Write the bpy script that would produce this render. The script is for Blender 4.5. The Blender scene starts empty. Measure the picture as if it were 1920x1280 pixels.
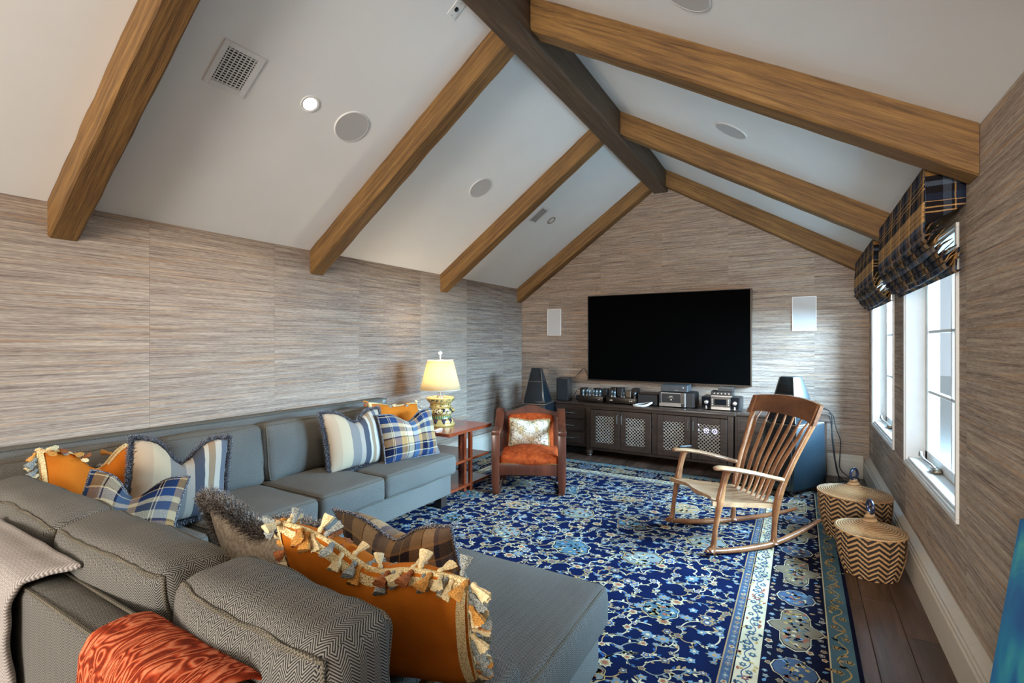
import bpy, bmesh, math, random
from mathutils import Vector, Matrix, Euler, noise
R = math.radians
random.seed(7); noise.seed_set(12)
scene = bpy.context.scene
C = scene.collection

# ------------------------------------------------------------------ camera
cam_d = bpy.data.cameras.new('camera'); cam = bpy.data.objects.new('camera', cam_d); C.objects.link(cam)
cam_d.sensor_width = 36.0; cam_d.lens = 36.0 * 915.0 / 1920.0
cam_d.clip_start = 0.03
cam.location = (0, 0, 1.32); cam.rotation_euler = (R(90), 0, R(30.5615))
scene.camera = cam

# ------------------------------------------------------------------ view, world, large lights
vs = scene.view_settings
vs.view_transform = 'Standard'; vs.look = 'None'; vs.gamma = 1.0; vs.use_curve_mapping = False
vs.exposure = 0.72
world = bpy.data.worlds.new('world'); scene.world = world; world.use_nodes = True
wb = world.node_tree.nodes['Background']
wb.inputs[0].default_value = (0.80, 0.88, 1.0, 1); wb.inputs[1].default_value = 0.5

def area(name, loc, rot, sx, sy, power, col):
    d = bpy.data.lights.new(name, 'AREA'); d.shape = 'RECTANGLE'; d.size = sx; d.size_y = sy
    d.energy = power; d.color = col
    o = bpy.data.objects.new(name, d); C.objects.link(o); o.location = loc; o.rotation_euler = rot
    return o
# daylight outside the two windows in view (shines towards -x) and an added unseen light beyond the rear wall, throwing the beam shadows away from the viewer (+y)
area('window_right_offscreen', (2.7, 4.9, 2.15), (0, R(75), 0), 1.7, 4.6, 2500, (0.46, 0.72, 1.0))
area('window_rear_offscreen', (-0.85, -4.75, 1.45), (R(90), 0, 0), 2.4, 1.65, 300, (1.0, 0.94, 0.86))

# ------------------------------------------------------------------ constants of the room
XL, XR, YB, YF = -3.265, 0.575, 5.79, -4.4
def zceilL(x): return 2.025 + 0.695 * (x - XL)
def zceilR(x): return 2.125 + 0.608 * (XR - x)
XA = (2.125 + 0.608 * XR - 2.025 + 0.695 * XL) / (0.695 + 0.608); ZA = zceilL(XA)

# ------------------------------------------------------------------ colour + node helpers
def lin(c):
    c = c / 255.0
    return c / 12.92 if c <= 0.04045 else ((c + 0.055) / 1.055) ** 2.4
def S(r, g, b): return (lin(r), lin(g), lin(b), 1.0)

class NT:
    def __init__(s, name):
        s.m = bpy.data.materials.new(name); s.m.use_nodes = True
        s.t = s.m.node_tree; s.n = s.t.nodes; s.b = s.n['Principled BSDF']; s.out = s.n['Material Output']
    def add(s, typ, **kw):
        n = s.n.new('ShaderNode' + typ)
        for k, v in kw.items(): setattr(n, k, v)
        return n
    def put(s, sock, v):
        if isinstance(v, bpy.types.NodeSocket): s.t.links.new(v, sock)
        elif v is not None: sock.default_value = v
    def math(s, op, a, b=None, c=None, clamp=False):
        n = s.add('Math', operation=op); n.use_clamp = clamp
        s.put(n.inputs[0], a)
        if b is not None: s.put(n.inputs[1], b)
        if c is not None: s.put(n.inputs[2], c)
        return n.outputs[0]
    def coord(s, kind='Object'): return s.add('TexCoord').outputs[kind]
    def pos(s): return s.add('NewGeometry').outputs['Position']
    def sep(s, v):
        n = s.add('SeparateXYZ'); s.put(n.inputs[0], v); return n.outputs
    def comb(s, x=0, y=0, z=0):
        n = s.add('CombineXYZ')
        for i, v in enumerate((x, y, z)): s.put(n.inputs[i], v)
        return n.outputs[0]
    def mapping(s, v, scale=(1, 1, 1), loc=(0, 0, 0), rot=(0, 0, 0)):
        n = s.add('Mapping'); s.put(n.inputs[0], v)
        n.inputs['Scale'].default_value = scale; n.inputs['Location'].default_value = loc; n.inputs['Rotation'].default_value = rot
        return n.outputs[0]
    def noise(s, v, scale=5, detail=3, rough=0.5, dist=0.0):
        n = s.add('TexNoise'); s.put(n.inputs['Vector'], v)
        n.inputs['Scale'].default_value = scale; n.inputs['Detail'].default_value = detail
        n.inputs['Roughness'].default_value = rough; n.inputs['Distortion'].default_value = dist
        return n.outputs['Fac']
    def ramp(s, f, stops, mode='LINEAR'):
        n = s.add('ValToRGB'); r = n.color_ramp; r.interpolation = mode
        while len(r.elements) < len(stops): r.elements.new(0.5)
        for e, (p, c) in zip(r.elements, stops): e.position = p; e.color = c
        s.put(n.inputs[0], f); return n.outputs[0]
    def mix(s, f, a, b, mode='MIX'):
        n = s.add('Mix', data_type='RGBA', blend_type=mode)
        s.put(n.inputs[0], f); s.put(n.inputs[6], a); s.put(n.inputs[7], b)
        return n.outputs[2]
    def bump(s, h, strength=0.3, dist=0.01):
        n = s.add('Bump'); n.inputs['Strength'].default_value = strength; n.inputs['Distance'].default_value = dist
        s.put(n.inputs['Height'], h); s.t.links.new(n.outputs[0], s.b.inputs['Normal'])
    def set(s, col=None, rough=None, metal=None, **kw):
        if col is not None: s.put(s.b.inputs['Base Color'], col)
        if rough is not None: s.put(s.b.inputs['Roughness'], rough)
        if metal is not None: s.put(s.b.inputs['Metallic'], metal)
        for k, v in kw.items(): s.put(s.b.inputs[k.replace('_', ' ')], v)
        return s.m
    def rand(s): return s.add('ObjectInfo').outputs['Random']

M = {}
def plain(name, col, rough=0.5, metal=0.0, vary=0.12, scale=30, **kw):
    t = NT(name)
    f = t.noise(t.coord('Object'), scale, 2)
    d = tuple(c * (1 - vary) for c in col[:3]) + (1,); l = tuple(min(1, c * (1 + vary)) for c in col[:3]) + (1,)
    M[name] = t.set(t.ramp(f, [(0.3, d), (0.7, l)]), rough, metal, **kw)
    return M[name]

def wood(name, cols, scale=(1.2, 16, 16), rough=0.5, bump=0.15, wave=0.0, coat=0.0, rnd=0.0, coord='Object'):
    t = NT(name); v = t.coord(coord)
    if rnd:
        r = t.math('MULTIPLY', t.rand(), 37.0)
        n = t.add('VectorMath', operation='ADD'); t.put(n.inputs[0], v); t.put(n.inputs[1], t.comb(r, r, r)); v = n.outputs[0]
    m = t.mapping(v, scale)
    f = t.noise(m, 1.0, 6, 0.62, 0.6)
    g = t.noise(t.mapping(v, tuple(q * 5 for q in scale)), 1.0, 3, 0.6)
    f = t.math('ADD', t.math('MULTIPLY', f, 0.72), t.math('MULTIPLY', g, 0.28))
    if wave:
        w = t.add('TexWave', wave_type='RINGS', rings_direction='X'); t.put(w.inputs[0], t.mapping(v, (0.35, 1, 1)))
        w.inputs['Scale'].default_value = wave; w.inputs['Distortion'].default_value = 6; w.inputs['Detail'].default_value = 2
        f = t.math('ADD', t.math('MULTIPLY', f, 0.75), t.math('MULTIPLY', w.outputs['Fac'], 0.25))
    n = len(cols)
    c = t.ramp(f, [(0.28 + 0.46 * i / (n - 1), q) for i, q in enumerate(cols)])
    if rnd:
        k = t.math('MULTIPLY_ADD', t.rand(), rnd, 1 - rnd / 2)
        n2 = t.add('HueSaturation'); t.put(n2.inputs['Color'], c); t.put(n2.inputs['Value'], k); c = n2.outputs[0]
    t.bump(f, bump, 0.01)
    M[name] = t.set(c, rough, 0.0, Coat_Weight=coat, Coat_Roughness=0.15)
    return M[name]

def herringbone(name, dark, light, w=0.021, p=0.0064, slope=1.15, rough=0.9):
    t = NT(name); o = t.sep(t.coord('UV')); u, v = o[0], o[1]
    wob = t.noise(t.coord('UV'), 8, 1)
    tri = t.math('PINGPONG', u, w)
    s = t.math('MULTIPLY_ADD', tri, slope, v)
    s = t.math('MULTIPLY_ADD', wob, 0.006, s)
    st = t.math('SINE', t.math('MULTIPLY', s, 2 * math.pi / p))
    f = t.math('MULTIPLY_ADD', st, 0.42, 0.5)
    br = t.noise(t.coord('UV'), 420, 2)
    f = t.math('ADD', f, t.math('MULTIPLY', t.math('SUBTRACT', br, 0.5), 0.5))
    big = t.noise(t.coord('Object'), 3.5, 3)
    c = t.ramp(f, [(0.12, dark), (0.9, light)])
    c = t.mix(t.math('MULTIPLY', big, 0.35), c, tuple(q * 0.62 for q in dark[:3]) + (1,))
    t.bump(f, 0.35, 0.003)
    M[name] = t.set(c, rough, 0, Specular_IOR_Level=0.12)
    return M[name]

def plaid(name, us, vsn, su, sv, rough=0.9, bias=0.5):
    """us, vsn: lists of (pos, colour) constant stops over one repeat of su / sv metres"""
    t = NT(name); o = t.sep(t.coord('UV'))
    wob = t.math('MULTIPLY', t.math('SUBTRACT', t.noise(t.coord('UV'), 9, 2), 0.5), 0.012)
    fu = t.math('FRACT', t.math('DIVIDE', t.math('ADD', o[0], wob), su)); fv = t.math('FRACT', t.math('DIVIDE', t.math('ADD', o[1], wob), sv))
    cu = t.ramp(fu, us, 'CONSTANT'); cv = t.ramp(fv, vsn, 'CONSTANT')
    weave = t.noise(t.mapping(t.coord('UV'), (700, 260, 1)), 1.0, 1)
    c = t.mix(t.ramp(weave, [(0.42, (bias - .25,) * 3 + (1,)), (0.58, (bias + .25,) * 3 + (1,))]), cu, cv)
    t.bump(weave, 0.2, 0.002)
    M[name] = t.set(c, rough, 0, Specular_IOR_Level=0.1)
    return M[name]

def stripes(name, us, su=1.0, rough=0.92):
    t = NT(name); o = t.sep(t.coord('UV'))
    wob = t.math('MULTIPLY', t.math('SUBTRACT', t.noise(t.coord('UV'), 12, 2), 0.5), 0.008)
    c = t.ramp(t.math('FRACT', t.math('DIVIDE', t.math('ADD', o[0], wob), su)), us, 'CONSTANT')
    f = t.noise(t.mapping(t.coord('UV'), (300, 500, 1)), 1, 2)
    c = t.mix(t.math('MULTIPLY', f, 0.45), c, t.mix(0.5, c, (0.12, 0.11, 0.1, 1)))
    t.bump(f, 0.25, 0.002)
    M[name] = t.set(c, rough, 0, Specular_IOR_Level=0.1)
    return M[name]

# ------------------------------------------------------------------ materials
def make_wallpaper():
    t = NT('grasscloth'); o = t.sep(t.pos()); r = t.rand()
    along = t.math('ADD', o[0], o[1])
    wob = t.math('MULTIPLY', t.noise(t.comb(along, 0, o[2]), 1.2, 1), 0.006)
    z = t.math('ADD', o[2], wob)
    off = t.math('MULTIPLY', r, 91.0)
    a = t.noise(t.comb(t.math('MULTIPLY', along, 3.5), t.math('MULTIPLY', z, 150.0), off), 1.0, 4, 0.65)
    b = t.noise(t.comb(t.math('MULTIPLY', along, 26.0), t.math('MULTIPLY', z, 420.0), off), 1.0, 2, 0.6)
    d = t.noise(t.comb(t.math('MULTIPLY', along, 0.7), t.math('MULTIPLY', z, 42.0), off), 1.0, 2, 0.5)
    f = t.math('ADD', t.math('ADD', t.math('MULTIPLY', a, 0.5), t.math('MULTIPLY', b, 0.28)), t.math('MULTIPLY', d, 0.22))
    f = t.math('ADD', f, t.math('MULTIPLY', t.math('SUBTRACT', r, 0.5), 0.055))
    c = t.ramp(f, [(0.32, S(72, 60, 53)), (0.42, S(124, 107, 96)), (0.52, S(160, 143, 128)), (0.66, S(202, 183, 161))])
    e = t.noise(t.comb(t.math('MULTIPLY', along, 1.3), t.math('MULTIPLY', z, 60.0), 5.0), 1.0, 2)
    c = t.mix(t.math('MULTIPLY', t.math('GREATER_THAN', e, 0.6), 0.3), c, S(196, 150, 104))
    t.bump(f, 0.5, 0.006)
    M['grasscloth'] = t.set(c, 0.85, 0, Specular_IOR_Level=0.25)
make_wallpaper()
plain('ceiling_paint', S(240, 238, 233), 0.85, vary=0.015, scale=3)
plain('wall_paint', S(150, 135, 122), 0.85)
plain('trim_paint', S(206, 204, 200), 0.5, vary=0.02)
plain('base_paint', S(196, 187, 172), 0.4, vary=0.03)
wood('beam_wood', [S(54, 35, 14), S(104, 72, 34), S(136, 99, 50), S(168, 130, 76)], (1.8, 44, 44), 0.65, 0.6)
wood('ridge_wood', [S(50, 38, 27), S(84, 66, 48), S(112, 90, 68)], (1.8, 44, 44), 0.65, 0.5)
wood('floor_wood', [S(38, 25, 19), S(64, 45, 34), S(86, 63, 50), S(112, 88, 74)], (16, 1.1, 16), 0.38, 0.12, rnd=0.5)
wood('walnut', [S(78, 46, 26), S(122, 76, 44), S(152, 102, 64), S(178, 130, 88)], (5, 5, 5), 0.32, 0.03, coat=0.3)
wood('walnut_pale', [S(104, 72, 48), S(146, 108, 76), S(172, 134, 98), S(194, 162, 126)], (4, 22, 8), 0.34, 0.03, coat=0.3)
wood('walnut_dark', [S(72, 42, 24), S(108, 66, 38), S(140, 90, 54)], (14, 4, 14), 0.3, 0.03, coat=0.35)
wood('mahogany', [S(54, 23, 12), S(86, 40, 22), S(112, 56, 32)], (9, 9, 2.5), 0.34, 0.04, coat=0.35)
wood('cherry', [S(96, 36, 18), S(132, 58, 30), S(158, 78, 44)], (12, 2, 12), 0.22, 0.02, coat=0.6)
wood('espresso', [S(42, 29, 22), S(62, 45, 35), S(80, 60, 48)], (3, 14, 14), 0.42, 0.05, coat=0.2)
herringbone('sofa_fabric', S(26, 27, 30), S(148, 144, 135), 0.0155, 0.0058)
herringbone('sofa_piping', S(58, 55, 50), S(132, 124, 108), 0.004, 0.006)
plain('leg_dark', S(40, 30, 24), 0.4)
def velvet(name, d, l, scale=6):
    t = NT(name); f = t.noise(t.coord('Object'), scale, 4, 0.6); g = t.noise(t.coord('Object'), 260, 2)
    c = t.mix(t.math('MULTIPLY', g, 0.35), t.ramp(f, [(0.3, d), (0.7, l)]), tuple(q * 0.7 for q in d[:3]) + (1,))
    t.bump(g, 0.1, 0.002)
    M[name] = t.set(c, 0.85, 0, Sheen_Weight=0.12, Sheen_Roughness=0.4, Sheen_Tint=l, Specular_IOR_Level=0.15)
velvet('orange_velvet', S(176, 92, 16), S(204, 116, 30))
velvet('rust_velvet', S(126, 44, 12), S(190, 84, 32), 26)
NAVY, BLUE, TAN, CREAM, BROWN, SKY, SLATE = S(16, 20, 44), S(38, 60, 98), S(164, 128, 84), S(196, 180, 148), S(78, 54, 38), S(88, 112, 138), S(76, 82, 96)
plaid('pillow_plaid', [(0, NAVY), (.17, CREAM), (.18, NAVY), (.21, CREAM), (.22, BLUE), (.38, TAN), (.52, CREAM), (.55, BROWN), (.57, CREAM), (.72, NAVY), (.75, SKY), (.9, TAN)],
      [(0, BLUE), (.16, CREAM), (.18, NAVY), (.34, CREAM), (.36, NAVY), (.40, TAN), (.58, BROWN), (.62, CREAM), (.76, SLATE), (.9, CREAM)], 0.31, 0.29)
plaid('pillow_plaid_brown', [(0, S(40, 38, 50)), (.17, TAN), (.19, S(52, 44, 46)), (.36, S(150, 122, 90)), (.52, TAN), (.55, BROWN), (.57, S(196, 170, 132)), (.72, S(60, 70, 96)), (.78, S(110, 104, 100)), (.9, TAN)],
      [(0, S(78, 80, 98)), (.16, TAN), (.18, S(46, 42, 48)), (.36, TAN), (.40, S(132, 110, 86)), (.58, BROWN), (.62, S(176, 150, 112)), (.78, S(70, 70, 84)), (.9, TAN)], 0.25, 0.24)
DK, DB, GB, TN, OC = S(26, 22, 24), S(34, 42, 60), S(78, 88, 102), S(196, 152, 96), S(150, 108, 58)
plaid('shade_plaid', [(0, DK), (.2, GB), (.3, DK), (.33, TN), (.35, DB), (.5, TN), (.66, GB), (.69, DK), (.72, OC), (.86, GB)],
      [(0, GB), (.07, TN), (.12, OC), (.14, TN), (.18, OC), (.20, TN), (.30, DK), (.44, TN), (.455, DK), (.49, TN), (.505, DK), (.56, TN), (.57, DB), (.66, DK), (.74, GB), (.80, DK), (.86, OC), (.93, DB)], 0.27, 0.36, bias=.6)
stripes('pillow_stripe', [(0, S(180, 158, 132)), (.17, S(186, 170, 142)), (.34, S(126, 123, 119)), (.5, S(164, 154, 140)), (.58, S(66, 71, 82)), (.68, S(186, 178, 162)), (.72, S(146, 124, 98)), (.79, S(186, 176, 160)), (.86, S(98, 102, 110)), (.93, S(176, 166, 150))], 0.44)
def speckle(name, d, l, sc=700, mid=0.5):
    t = NT(name); f = t.noise(t.coord('Object'), sc, 1)
    M[name] = t.set(t.ramp(f, [(mid - .08, d), (mid + .08, l)]), 0.9)
speckle('fringe_yarn', S(46, 48, 60), S(170, 170, 176), 260, 0.55)
speckle('fringe_brown', S(70, 62, 60), S(206, 196, 184), 260, 0.55)
speckle('beige_linen', S(176, 158, 136), S(206, 190, 168), 90)
speckle('braid', S(150, 116, 66), S(232, 212, 160), 420, 0.46)
speckle('tassel_cream', S(196, 170, 120), S(232, 214, 170), 500)
speckle('tassel_gold', S(168, 108, 44), S(220, 160, 76), 500)
speckle('tassel_blue', S(84, 92, 96), S(164, 166, 156), 500)
speckle('tassel_rust', S(120, 62, 28), S(178, 104, 52), 500)
plain('white_plastic', S(232, 230, 226), 0.4, vary=0.02)
plain('grey_grille', S(192, 188, 184), 0.95, vary=0.04, scale=400, Specular_IOR_Level=0.1)
plain('black_plastic', S(24, 24, 26), 0.35)
plain('black_gloss', S(16, 17, 20), 0.12)
plain('grille_cloth', S(22, 21, 22), 0.9, scale=300)
plain('dark_metal', S(54, 46, 40), 0.35, 0.7)
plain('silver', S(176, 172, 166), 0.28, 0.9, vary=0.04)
plain('chrome', S(214, 216, 218), 0.12, 1.0, vary=0.02)
plain('bronze_metal', S(120, 104, 86), 0.3, 0.85)
plain('tv_screen', S(2, 2, 2), 0.7, vary=0.0, Specular_IOR_Level=0.02)
plain('speaker_lacquer', S(16, 27, 33), 0.3, vary=0.05, Coat_Weight=0.15)
plain('speaker_bronze', S(88, 77, 68), 0.35, 0.5)
plain('lattice_metal', S(186, 178, 168), 0.45, 0.2)
plain('cabinet_dark', S(10, 9, 9), 0.8)
plain('rubber', S(18, 18, 18), 0.6)
plain('ring_navy', S(28, 36, 60), 0.3)
plain('brass_nail', S(196, 160, 104), 0.3, 0.8)
plain('outside_ground', S(190, 192, 188), 0.9)

# ------------------------------------------------------------------ mesh helpers
def nb(): return bmesh.new()
def merge(bm, tmp, mx=None):
    if mx is not None: bmesh.ops.transform(tmp, matrix=mx, verts=tmp.verts)
    me = bpy.data.meshes.new('tmp'); tmp.to_mesh(me); tmp.free(); bm.from_mesh(me); bpy.data.meshes.remove(me)
def box(bm, lo, hi, bev=0.0, seg=2, mx=None):
    t = nb(); bmesh.ops.create_cube(t, size=1.0)
    for v in t.verts: v.co = Vector([(lo[i] + hi[i]) / 2 + v.co[i] * (hi[i] - lo[i]) for i in range(3)])
    if bev: bmesh.ops.bevel(t, geom=list(t.edges), offset=bev, segments=seg, affect='EDGES', profile=0.5)
    merge(bm, t, mx); return bm
def grid(bm, nu, nv, f, closeu=False, flip=False):
    vs_ = [[bm.verts.new(f(i / (nu if closeu else nu - 1), j / (nv - 1))) for j in range(nv)] for i in range(nu)]
    for i in range(nu if closeu else nu - 1):
        for j in range(nv - 1):
            a, b, c, d = vs_[i][j], vs_[(i + 1) % nu][j], vs_[(i + 1) % nu][j + 1], vs_[i][j + 1]
            bm.faces.new((d, c, b, a) if flip else (a, b, c, d))
    return vs_
def tube(bm, pts, r, seg=8, cap=True, up=None):
    """r: number, or list; each may be (r_side, r_up)"""
    pts = [Vector(p) for p in pts]; n = len(pts)
    rs = r if isinstance(r, list) else [r] * n
    tan = [(pts[min(i + 1, n - 1)] - pts[max(i - 1, 0)]).normalized() for i in range(n)]
    upv = Vector(up) if up else (Vector((0, 0, 1)) if abs(tan[0].z) < 0.9 else Vector((0, 1, 0)))
    side = tan[0].cross(upv).normalized(); rings = []
    for i in range(n):
        if up: side = tan[i].cross(upv).normalized()
        else: side = (side - tan[i] * side.dot(tan[i])).normalized()
        u = side.cross(tan[i]).normalized()
        a, b = rs[i] if isinstance(rs[i], tuple) else (rs[i], rs[i])
        rings.append([bm.verts.new(pts[i] + side * (a * math.cos(2 * math.pi * k / seg)) + u * (b * math.sin(2 * math.pi * k / seg))) for k in range(seg)])
    for i in range(n - 1):
        for k in range(seg):
            bm.faces.new((rings[i][k], rings[i][(k + 1) % seg], rings[i + 1][(k + 1) % seg], rings[i + 1][k]))
    if cap:
        bm.faces.new(list(reversed(rings[0]))); bm.faces.new(rings[-1])
    return bm
def ring(bm, pts, r, seg=8):
    """closed tube"""
    pts = [Vector(p) for p in pts]; n = len(pts); rings = []
    cen = sum(pts, Vector()) / n
    for i in range(n):
        t = (pts[(i + 1) % n] - pts[i - 1]).normalized(); o = (pts[i] - cen); o = (o - t * o.dot(t)).normalized(); u = t.cross(o)
        rings.append([bm.verts.new(pts[i] + o * (r * math.cos(2 * math.pi * k / seg)) + u * (r * math.sin(2 * math.pi * k / seg))) for k in range(seg)])
    for i in range(n):
        for k in range(seg):
            bm.faces.new((rings[i][k], rings[i][(k + 1) % seg], rings[(i + 1) % n][(k + 1) % seg], rings[(i + 1) % n][k]))
    return bm
def lathe(bm, prof, seg=28, c=(0, 0, 0), sx=1.0, sy=1.0, mx=None):
    t = nb(); rings = []
    for r, z in prof:
        if r < 1e-6: rings.append([t.verts.new((c[0], c[1], c[2] + z))])
        else: rings.append([t.verts.new((c[0] + sx * r * math.cos(2 * math.pi * k / seg), c[1] + sy * r * math.sin(2 * math.pi * k / seg), c[2] + z)) for k in range(seg)])
    for a, b in zip(rings, rings[1:]):
        for k in range(seg):
            if len(a) == 1 and len(b) == 1: continue
            if len(a) == 1: t.faces.new((a[0], b[(k + 1) % seg], b[k]))
            elif len(b) == 1: t.faces.new((a[k], a[(k + 1) % seg], b[0]))
            else: t.faces.new((a[k], a[(k + 1) % seg], b[(k + 1) % seg], b[k]))
    merge(bm, t, mx); return bm
def prism(bm, poly, axis, a, b, bev=0.0, seg=2, mx=None):
    """poly in the two other axes (in x,y,z order), extruded on axis from a to b"""
    t = nb()
    def mk(p, h):
        q = list(p); q.insert(axis, h); return t.verts.new(q)
    A = [mk(p, a) for p in poly]; B = [mk(p, b) for p in poly]; n = len(poly)
    t.faces.new(A); t.faces.new(list(reversed(B)))
    for i in range(n): t.faces.new((A[i], B[i], B[(i + 1) % n], A[(i + 1) % n]))
    bmesh.ops.recalc_face_normals(t, faces=t.faces)
    if bev: bmesh.ops.bevel(t, geom=list(t.edges), offset=bev, segments=seg, affect='EDGES', profile=0.5)
    merge(bm, t, mx); return bm
def boxuv(bm):
    l = bm.loops.layers.uv.verify()
    for f in bm.faces:
        n = f.normal; a = max(range(3), key=lambda i: abs(n[i]))
        for lo in f.loops:
            c = lo.vert.co
            lo[l].uv = (c.y, c.z) if a == 0 else ((c.x, c.z) if a == 1 else (c.x, c.y))
def obj(name, bm, mat, parent=None, loc=None, rot=None, smooth=35, uv=True, fixn=False):
    if fixn: bmesh.ops.recalc_face_normals(bm, faces=bm.faces)
    bm.normal_update()
    if uv and not bm.loops.layers.uv.active: boxuv(bm)
    me = bpy.data.meshes.new(name); bm.to_mesh(me); bm.free()
    if smooth:
        me.shade_smooth(); me.set_sharp_from_angle(angle=R(smooth))
    me.materials.append(M[mat] if isinstance(mat, str) else mat)
    o = bpy.data.objects.new(name, me); C.objects.link(o)
    if parent is not None: o.parent = parent
    if loc is not None: o.location = loc
    if rot is not None: o.rotation_euler = rot
    return o
def tag(o, label, cat, group=None, kind=None):
    o['label'] = label; o['category'] = cat
    if group: o['group'] = group
    if kind: o['kind'] = kind
    return o
def thing(name, label, cat, loc=(0, 0, 0), rotz=0.0, group=None):
    o = bpy.data.objects.new(name, None); C.objects.link(o); o.empty_display_size = 0.1
    o.location = loc; o.rotation_euler = (0, 0, rotz)
    return tag(o, label, cat, group)
def struct(o, label=None, cat=None):
    o['kind'] = 'structure'
    if label: o['label'] = label
    if cat: o['category'] = cat
    return o
def share(name, src, parent, loc=None, rot=None):
    o = bpy.data.objects.new(name, src.data); C.objects.link(o); o.parent = parent
    if loc is not None: o.location = loc
    if rot is not None: o.rotation_euler = rot
    return o
def cut_verts_poly(poly): return poly

# ------------------------------------------------------------------ the room shell
T = 0.16
# floor with planks running along y
fl = struct(obj('floor', box(nb(), (XL - T, YF - T, -0.15), (XR + T, YB + T, -0.013)), 'espresso'), 'dark brown oak plank floor under the blue rug', 'floor')
rnd = random.Random(3)
plank_mesh = {}
PW = 0.138; x = 0.272 - PW * 26
while x < XR:
    y = YF - rnd.uniform(0, 1.2)
    while y < YB:
        L = rnd.choice((1.25, 1.55, 1.85, 2.15)); y0, y1 = max(y, YF), min(y + L, YB); x0, x1 = max(x, XL), min(x + PW, XR)
        if abs(x - (0.272)) < 0.02 and y0 < 3.086 < y1: y1 = 3.086
        if y1 - y0 > 0.05 and x1 - x0 > 0.02:
            key = (round(x1 - x0, 3), round(y1 - y0, 3))
            if key not in plank_mesh:
                plank_mesh[key] = obj('plank', box(nb(), (0.0008, 0.0008, -0.012), (key[0] - 0.0008, key[1] - 0.0008, 0.0), 0.0018, 1), 'floor_wood', fl, (x0, y0, 0), smooth=0)
            else: share('plank', plank_mesh[key], fl, (x0, y0, 0))
        y = y1 if y1 > y0 else y + L
    x += PW

def gable(y0, y1, hole=None):
    """wall across the room with the gable shape"""
    poly = [(XL - T, -0.15), (XR + T, -0.15), (XR + T, zceilR(XR + T)), (XA, ZA), (XL - T, zceilL(XL - T))]
    return prism(nb(), poly, 1, y0, y1)
wb_ = struct(obj('wall_back', gable(YB, YB + T), 'wall_paint', smooth=0), 'back gable wall in grey-beige grasscloth behind the television', 'wall')
wl = struct(obj('wall_left', box(nb(), (XL - T, YF, -0.15), (XL, YB, 2.025)), 'wall_paint', smooth=0), 'long left wall in grey-beige grasscloth behind the sofa', 'wall')
# right wall with two window openings; window y-range, z-range
WIN = [(2.725, 3.895), (4.35, 5.50)]; WZ = (0.575, 1.80)
bm = nb(); zt = 2.125
ys = [YF, WIN[0][0], WIN[0][1], WIN[1][0], WIN[1][1], YB]
for i in range(5):
    if i in (1, 3):
        box(bm, (XR, ys[i], -0.15), (XR + T, ys[i + 1], WZ[0])); box(bm, (XR, ys[i], WZ[1]), (XR + T, ys[i + 1], zt))
    else: box(bm, (XR, ys[i], -0.15), (XR + T, ys[i + 1], zt))
wr = struct(obj('wall_right', bm, 'wall_paint', smooth=0), 'right window wall in brown grasscloth', 'wall')
# rear wall behind the camera with one wide opening added for the rear light
bm = nb(); RX = (-2.05, 0.35); RZ = (0.55, 2.25)
poly = lambda xs: xs
def gz(x): return min(zceilL(x), zceilR(x))
prism(bm, [(XL - T, -0.15), (RX[0], -0.15), (RX[0], gz(RX[0])), (XL - T, gz(XL - T))], 1, YF - T, YF)
prism(bm, [(RX[1], -0.15), (XR + T, -0.15), (XR + T, gz(XR + T)), (RX[1], gz(RX[1]))], 1, YF - T, YF)
prism(bm, [(RX[0], -0.15), (RX[1], -0.15), (RX[1], RZ[0]), (RX[0], RZ[0])], 1, YF - T, YF)
prism(bm, [(RX[0], RZ[1]), (RX[1], RZ[1]), (RX[1], gz(RX[1])), (XA, ZA), (RX[0], gz(RX[0]))], 1, YF - T, YF)
struct(obj('wall_rear', bm, 'wall_paint', smooth=0), 'rear gable wall with a wide window', 'wall')
# ceiling: two slopes as one slab
bm = nb(); e = 0.12
prism(bm, [(XL - T, zceilL(XL - T)), (XA, ZA), (XA, ZA + e), (XL - T, zceilL(XL - T) + e)], 1, YF - T, YB + T)
prism(bm, [(XA, ZA), (XR + T, zceilR(XR + T)), (XR + T, zceilR(XR + T) + e), (XA, ZA + e)], 1, YF - T, YB + T)
struct(obj('ceiling', bm, 'ceiling_paint', smooth=0), 'white vaulted ceiling between the wooden beams', 'ceiling')

# wallpaper strips, each a thin panel of its own
def panel(wall, bm): o = obj('wallpaper_panel', bm, 'grasscloth', wall, smooth=0); return o
g = 0.0006; pt = 0.003
yy = [YF] + [1.374 + 0.785 * k for k in range(-7, 6)] + [YB]
yy = [y for y in yy if YF <= y <= YB - 0.2] + [YB - 0.004]
for a, b in zip(yy, yy[1:]): panel(wl, box(nb(), (XL, a + g, 0), (XL + pt, b - g, 2.022)))
xx = [XL + 0.004, -2.85, -2.14, -1.389, -0.675, 0.124, XR - 0.004]
for a, b in zip(xx, xx[1:]):
    p = [(a + g, 0), (b - g, 0), (b - g, gz(b) - 0.003)]
    if a < XA < b: p.append((XA, ZA - 0.003))
    p.append((a + g, gz(a) - 0.003)); panel(wb_, prism(nb(), p, 1, YB - pt, YB))
def rp(y0, y1, z0, z1): panel(wr, box(nb(), (XR - pt, y0 + g, z0), (XR, y1 - g, z1)))
ry = [YF + 0.7 * k for k in range(10)] + [2.60]
for a, b in zip(ry, ry[1:]): rp(a, b, 0, zt - 0.003)
rp(2.60, WIN[0][0] - .02, 0, zt - .003)
for (a, b) in WIN:
    m_ = (a + b) / 2
    for p_, q_ in ((a - .02, m_), (m_, b + .02)): rp(p_, q_, 0, WZ[0] - .022); rp(p_, q_, WZ[1] + .02, zt - .003)
rp(WIN[0][1] + .02, WIN[1][0] - .02, 0, zt - .003); rp(WIN[1][1] + .02, YB - .004, 0, zt - .003)

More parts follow.
